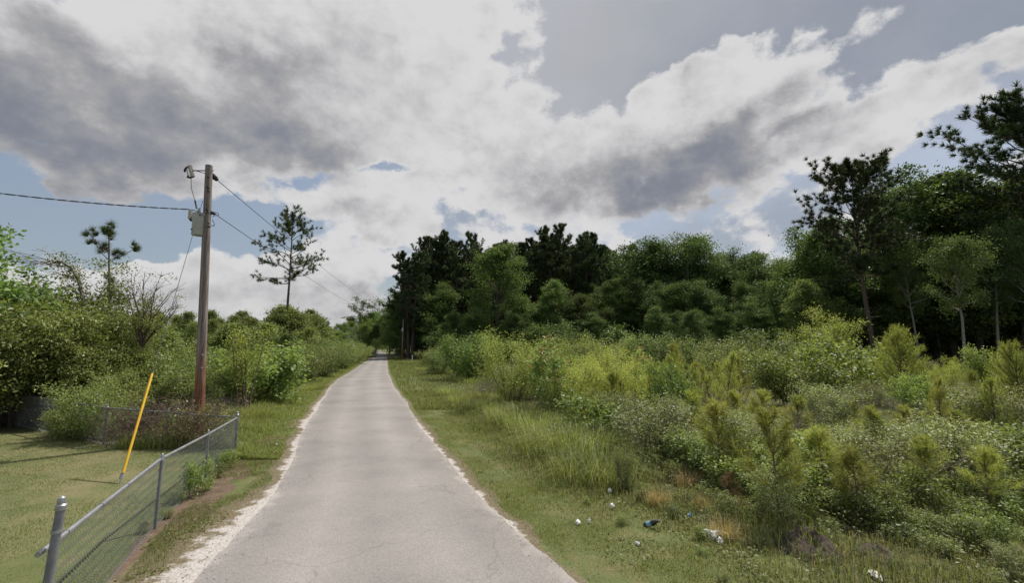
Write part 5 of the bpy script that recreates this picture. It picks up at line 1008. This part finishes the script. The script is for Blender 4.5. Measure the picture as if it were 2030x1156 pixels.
litter(1411, 1070, 'plastic_bag', 'largest crumpled white plastic bag lying in the weeds', 'litter', 'plastic_white', (0.15, 0.08, 0.09), 2, 0.8)
litter(1428, 1080, 'paper_scrap', 'white scrap lying beside the largest plastic bag', 'litter', 'plastic_white', (0.06, 0.05, 0.05), 3, 0.8)
litter(1265, 1084, 'paper_scrap', 'small folded white scrap between cup and plastic bag', 'litter', 'plastic_white', (0.055, 0.03, 0.04), 4, 0.7)
litter(1209, 982, 'foam_cup', 'upper of two white foam scraps below the grass clumps', 'litter', 'plastic_white', (0.05, 0.04, 0.06), 5, 0.4, 0.05)
litter(1214, 1012, 'foam_cup', 'lower of two white foam scraps below the grass clumps', 'litter', 'plastic_white', (0.05, 0.04, 0.05), 6, 0.5, 0.05)
litter(1141, 936, 'paper_scrap', 'pale scrap caught under the arching grass clump', 'litter', 'plastic_white', (0.06, 0.04, 0.05), 7, 0.6, 0.08)
litter(1368, 1032, 'plastic_scrap', 'light blue plastic scrap in the weeds', 'litter', 'plastic_blue', (0.05, 0.03, 0.04), 8, 0.6, 0.06)
litter(1168, 1040, 'paper_scrap', 'thin pale scrap just behind the crumpled cup', 'litter', 'plastic_white', (0.03, 0.025, 0.06), 9, 0.6)
litter(548, 884, 'paper_scrap', 'tiny white scrap at the sandy left road edge', 'litter', 'plastic_white', (0.045, 0.03, 0.03), 10, 0.6)
litter(2022, 1023, 'concrete_piece', 'white concrete piece among the weeds beyond the bare soil', 'rubble', 'concrete', (0.10, 0.06, 0.06), 11, 0.4, 0.05)
litter(1735, 1146, 'concrete_piece', 'flat white concrete slab beside the dug soil mound', 'rubble', 'concrete', (0.16, 0.07, 0.04), 12, 0.3, 0.02)
litter(286, 1046, 'black_bag', 'small black plastic bag caught at the foot of the fence', 'litter', 'plastic_black', (0.07, 0.05, 0.05), 13, 0.5)
def bottle():
    g = ground(1290, 1048); e = link('bottle', None, None, (g[0], g[1], 0.06)); tag(e, 'dark glass bottle lying tilted in the weedy verge', 'bottle'); e.rotation_euler = (radians(62), radians(12), 0.7)
    G = Geo(); G.lathe([(0, -.10), (.034, -.10), (.037, -.09), (.037, .04), (.03, .075), (.014, .11), (.013, .155), (0, .155)], 16); link('body', G.mesh('bottle_body', M['plastic_black'], True), e)
    G = Geo(); G.lathe([(.037, -.05), (.0385, -.05), (.0385, .02), (.037, .02)], 16); link('paper_label', G.mesh('bottle_label', M['plastic_blue'], True), e)
    G = Geo(); G.lathe([(.0155, .14), (.016, .165), (0, .167)], 12); link('cap', G.mesh('bottle_cap', M['galv'], True), e)
bottle()
def mound():
    c = ground(1605, 1092); n = 40; u = np.linspace(-1, 1, n); X, Y = np.meshgrid(u, u); R_ = np.hypot(X, Y); base = np.clip(1 - R_ ** 2, 0, 1) ** 1.3
    nz = vnoise(X * 3 + 9, Y * 3 + 9, 71, 1.0) * .5 + vnoise(X * 8 + 9, Y * 8 + 9, 72, 1.0) * .3 + vnoise(X * 18 + 30, Y * 18 + 30, 73, 1.0) * .2; Z = base * (0.10 + 0.36 * nz) - 0.22 * np.exp(-((X - 0.05) ** 2 + (Y + 0.05) ** 2) / 0.05) * base - 0.02
    V = np.stack([X * 0.40, Y * 0.44, Z * 0.8], -1).reshape(-1, 3); i = np.arange(n - 1)[:, None] * n; j = np.arange(n - 1)[None, :]
    o = link('soil_mound', make_mesh('soil_mound', V, [np.stack([i + j, i + j + 1, i + n + j + 1, i + n + j], -1).reshape(-1, 4)], M['mound']), None, (c[0], c[1], 0.0)); tag(o, 'mound of dark dug soil with a hollow in the near lot', 'soil mound')
    c2 = ground(1740, 1105); o2 = link('soil_mound', make_mesh('soil_mound', V * [1.0, .6, .5], [np.stack([i + j, i + j + 1, i + n + j + 1, i + n + j], -1).reshape(-1, 4)], M['mound']), None, (c2[0], c2[1], 0.0), 1.0); tag(o2, 'lower bare soil patch beside the concrete slab', 'soil mound')
mound()
def stick(px0, py0, px1, py1, z0, z1, r, label, mat='dead_twig'):
    rng = np.random.default_rng(int(px0)); a, b = ground(px0, py0), ground(px1, py1); a[2] = z0; b[2] = z1; o = a.copy(); P = np.linspace(a, b, 7) - o; P[1:-1] += rng.normal(size=(5, 3)) * 0.02; G = Geo(); G.tube(P, np.linspace(r, r * .5, 7), 6)
    for k in range(3):
        p, d = along(P, rng.uniform(.3, .9)); G.tube(path(rng, p, d + unit(rng, 1)[0] * .8, 0.2, 3, .2), [r * .4, r * .35, r * .3, r * .2], 4, False)
    tag(link('fallen_branch', G.mesh('fallen_branch', M[mat]), None, o), label, 'branch')
stick(1750, 1018, 1840, 1060, 0.32, 0.12, 0.014, 'pale grey fallen branch lying across the weeds')
stick(1955, 955, 2030, 1030, 0.5, 0.05, 0.016, 'reddish brown dead branch leaning in the shrubs', 'dead_brown')
def rusty(px, py, label, w, h, tilt, rz):
    g = ground(px, py); n = 16; u = np.linspace(-.5, .5, n); V = []
    for zz in (0, 0.012):
        for y in (-.5, .5): V += [[x * w, y * h, 0.03 * sin(x * 40) + zz] for x in u]
    V = np.array(V); Q = []
    for i in range(n - 1):
        Q += [[i, i + n, i + n + 1, i + 1], [2 * n + i, 2 * n + i + 1, 3 * n + i + 1, 3 * n + i], [i, i + 1, 2 * n + i + 1, 2 * n + i], [n + i, 3 * n + i, 3 * n + i + 1, n + i + 1]]
    Q += [[0, 2 * n, 3 * n, n], [n - 1, 2 * n - 1, 4 * n - 1, 3 * n - 1]]
    o = link('rusty_sheet', make_mesh('rusty_sheet', V, [np.array(Q)], M['rust']), None, (g[0], g[1], h * .5 * abs(sin(tilt)))); o.rotation_euler = (tilt, 0.15, rz); tag(o, label, 'metal sheet')
rusty(1606, 770, 'rusty corrugated metal sheet leaning between the two sweetgum saplings', 1.6, 1.3, 0.9, 0.2)
rusty(1510, 768, 'smaller rusty metal sheet among the young pines', 0.9, 1.2, 1.2, -0.3)
rusty(1470, 762, 'dark red metal sheet half hidden behind young pines', 0.8, 1.1, 1.25, 0.4)
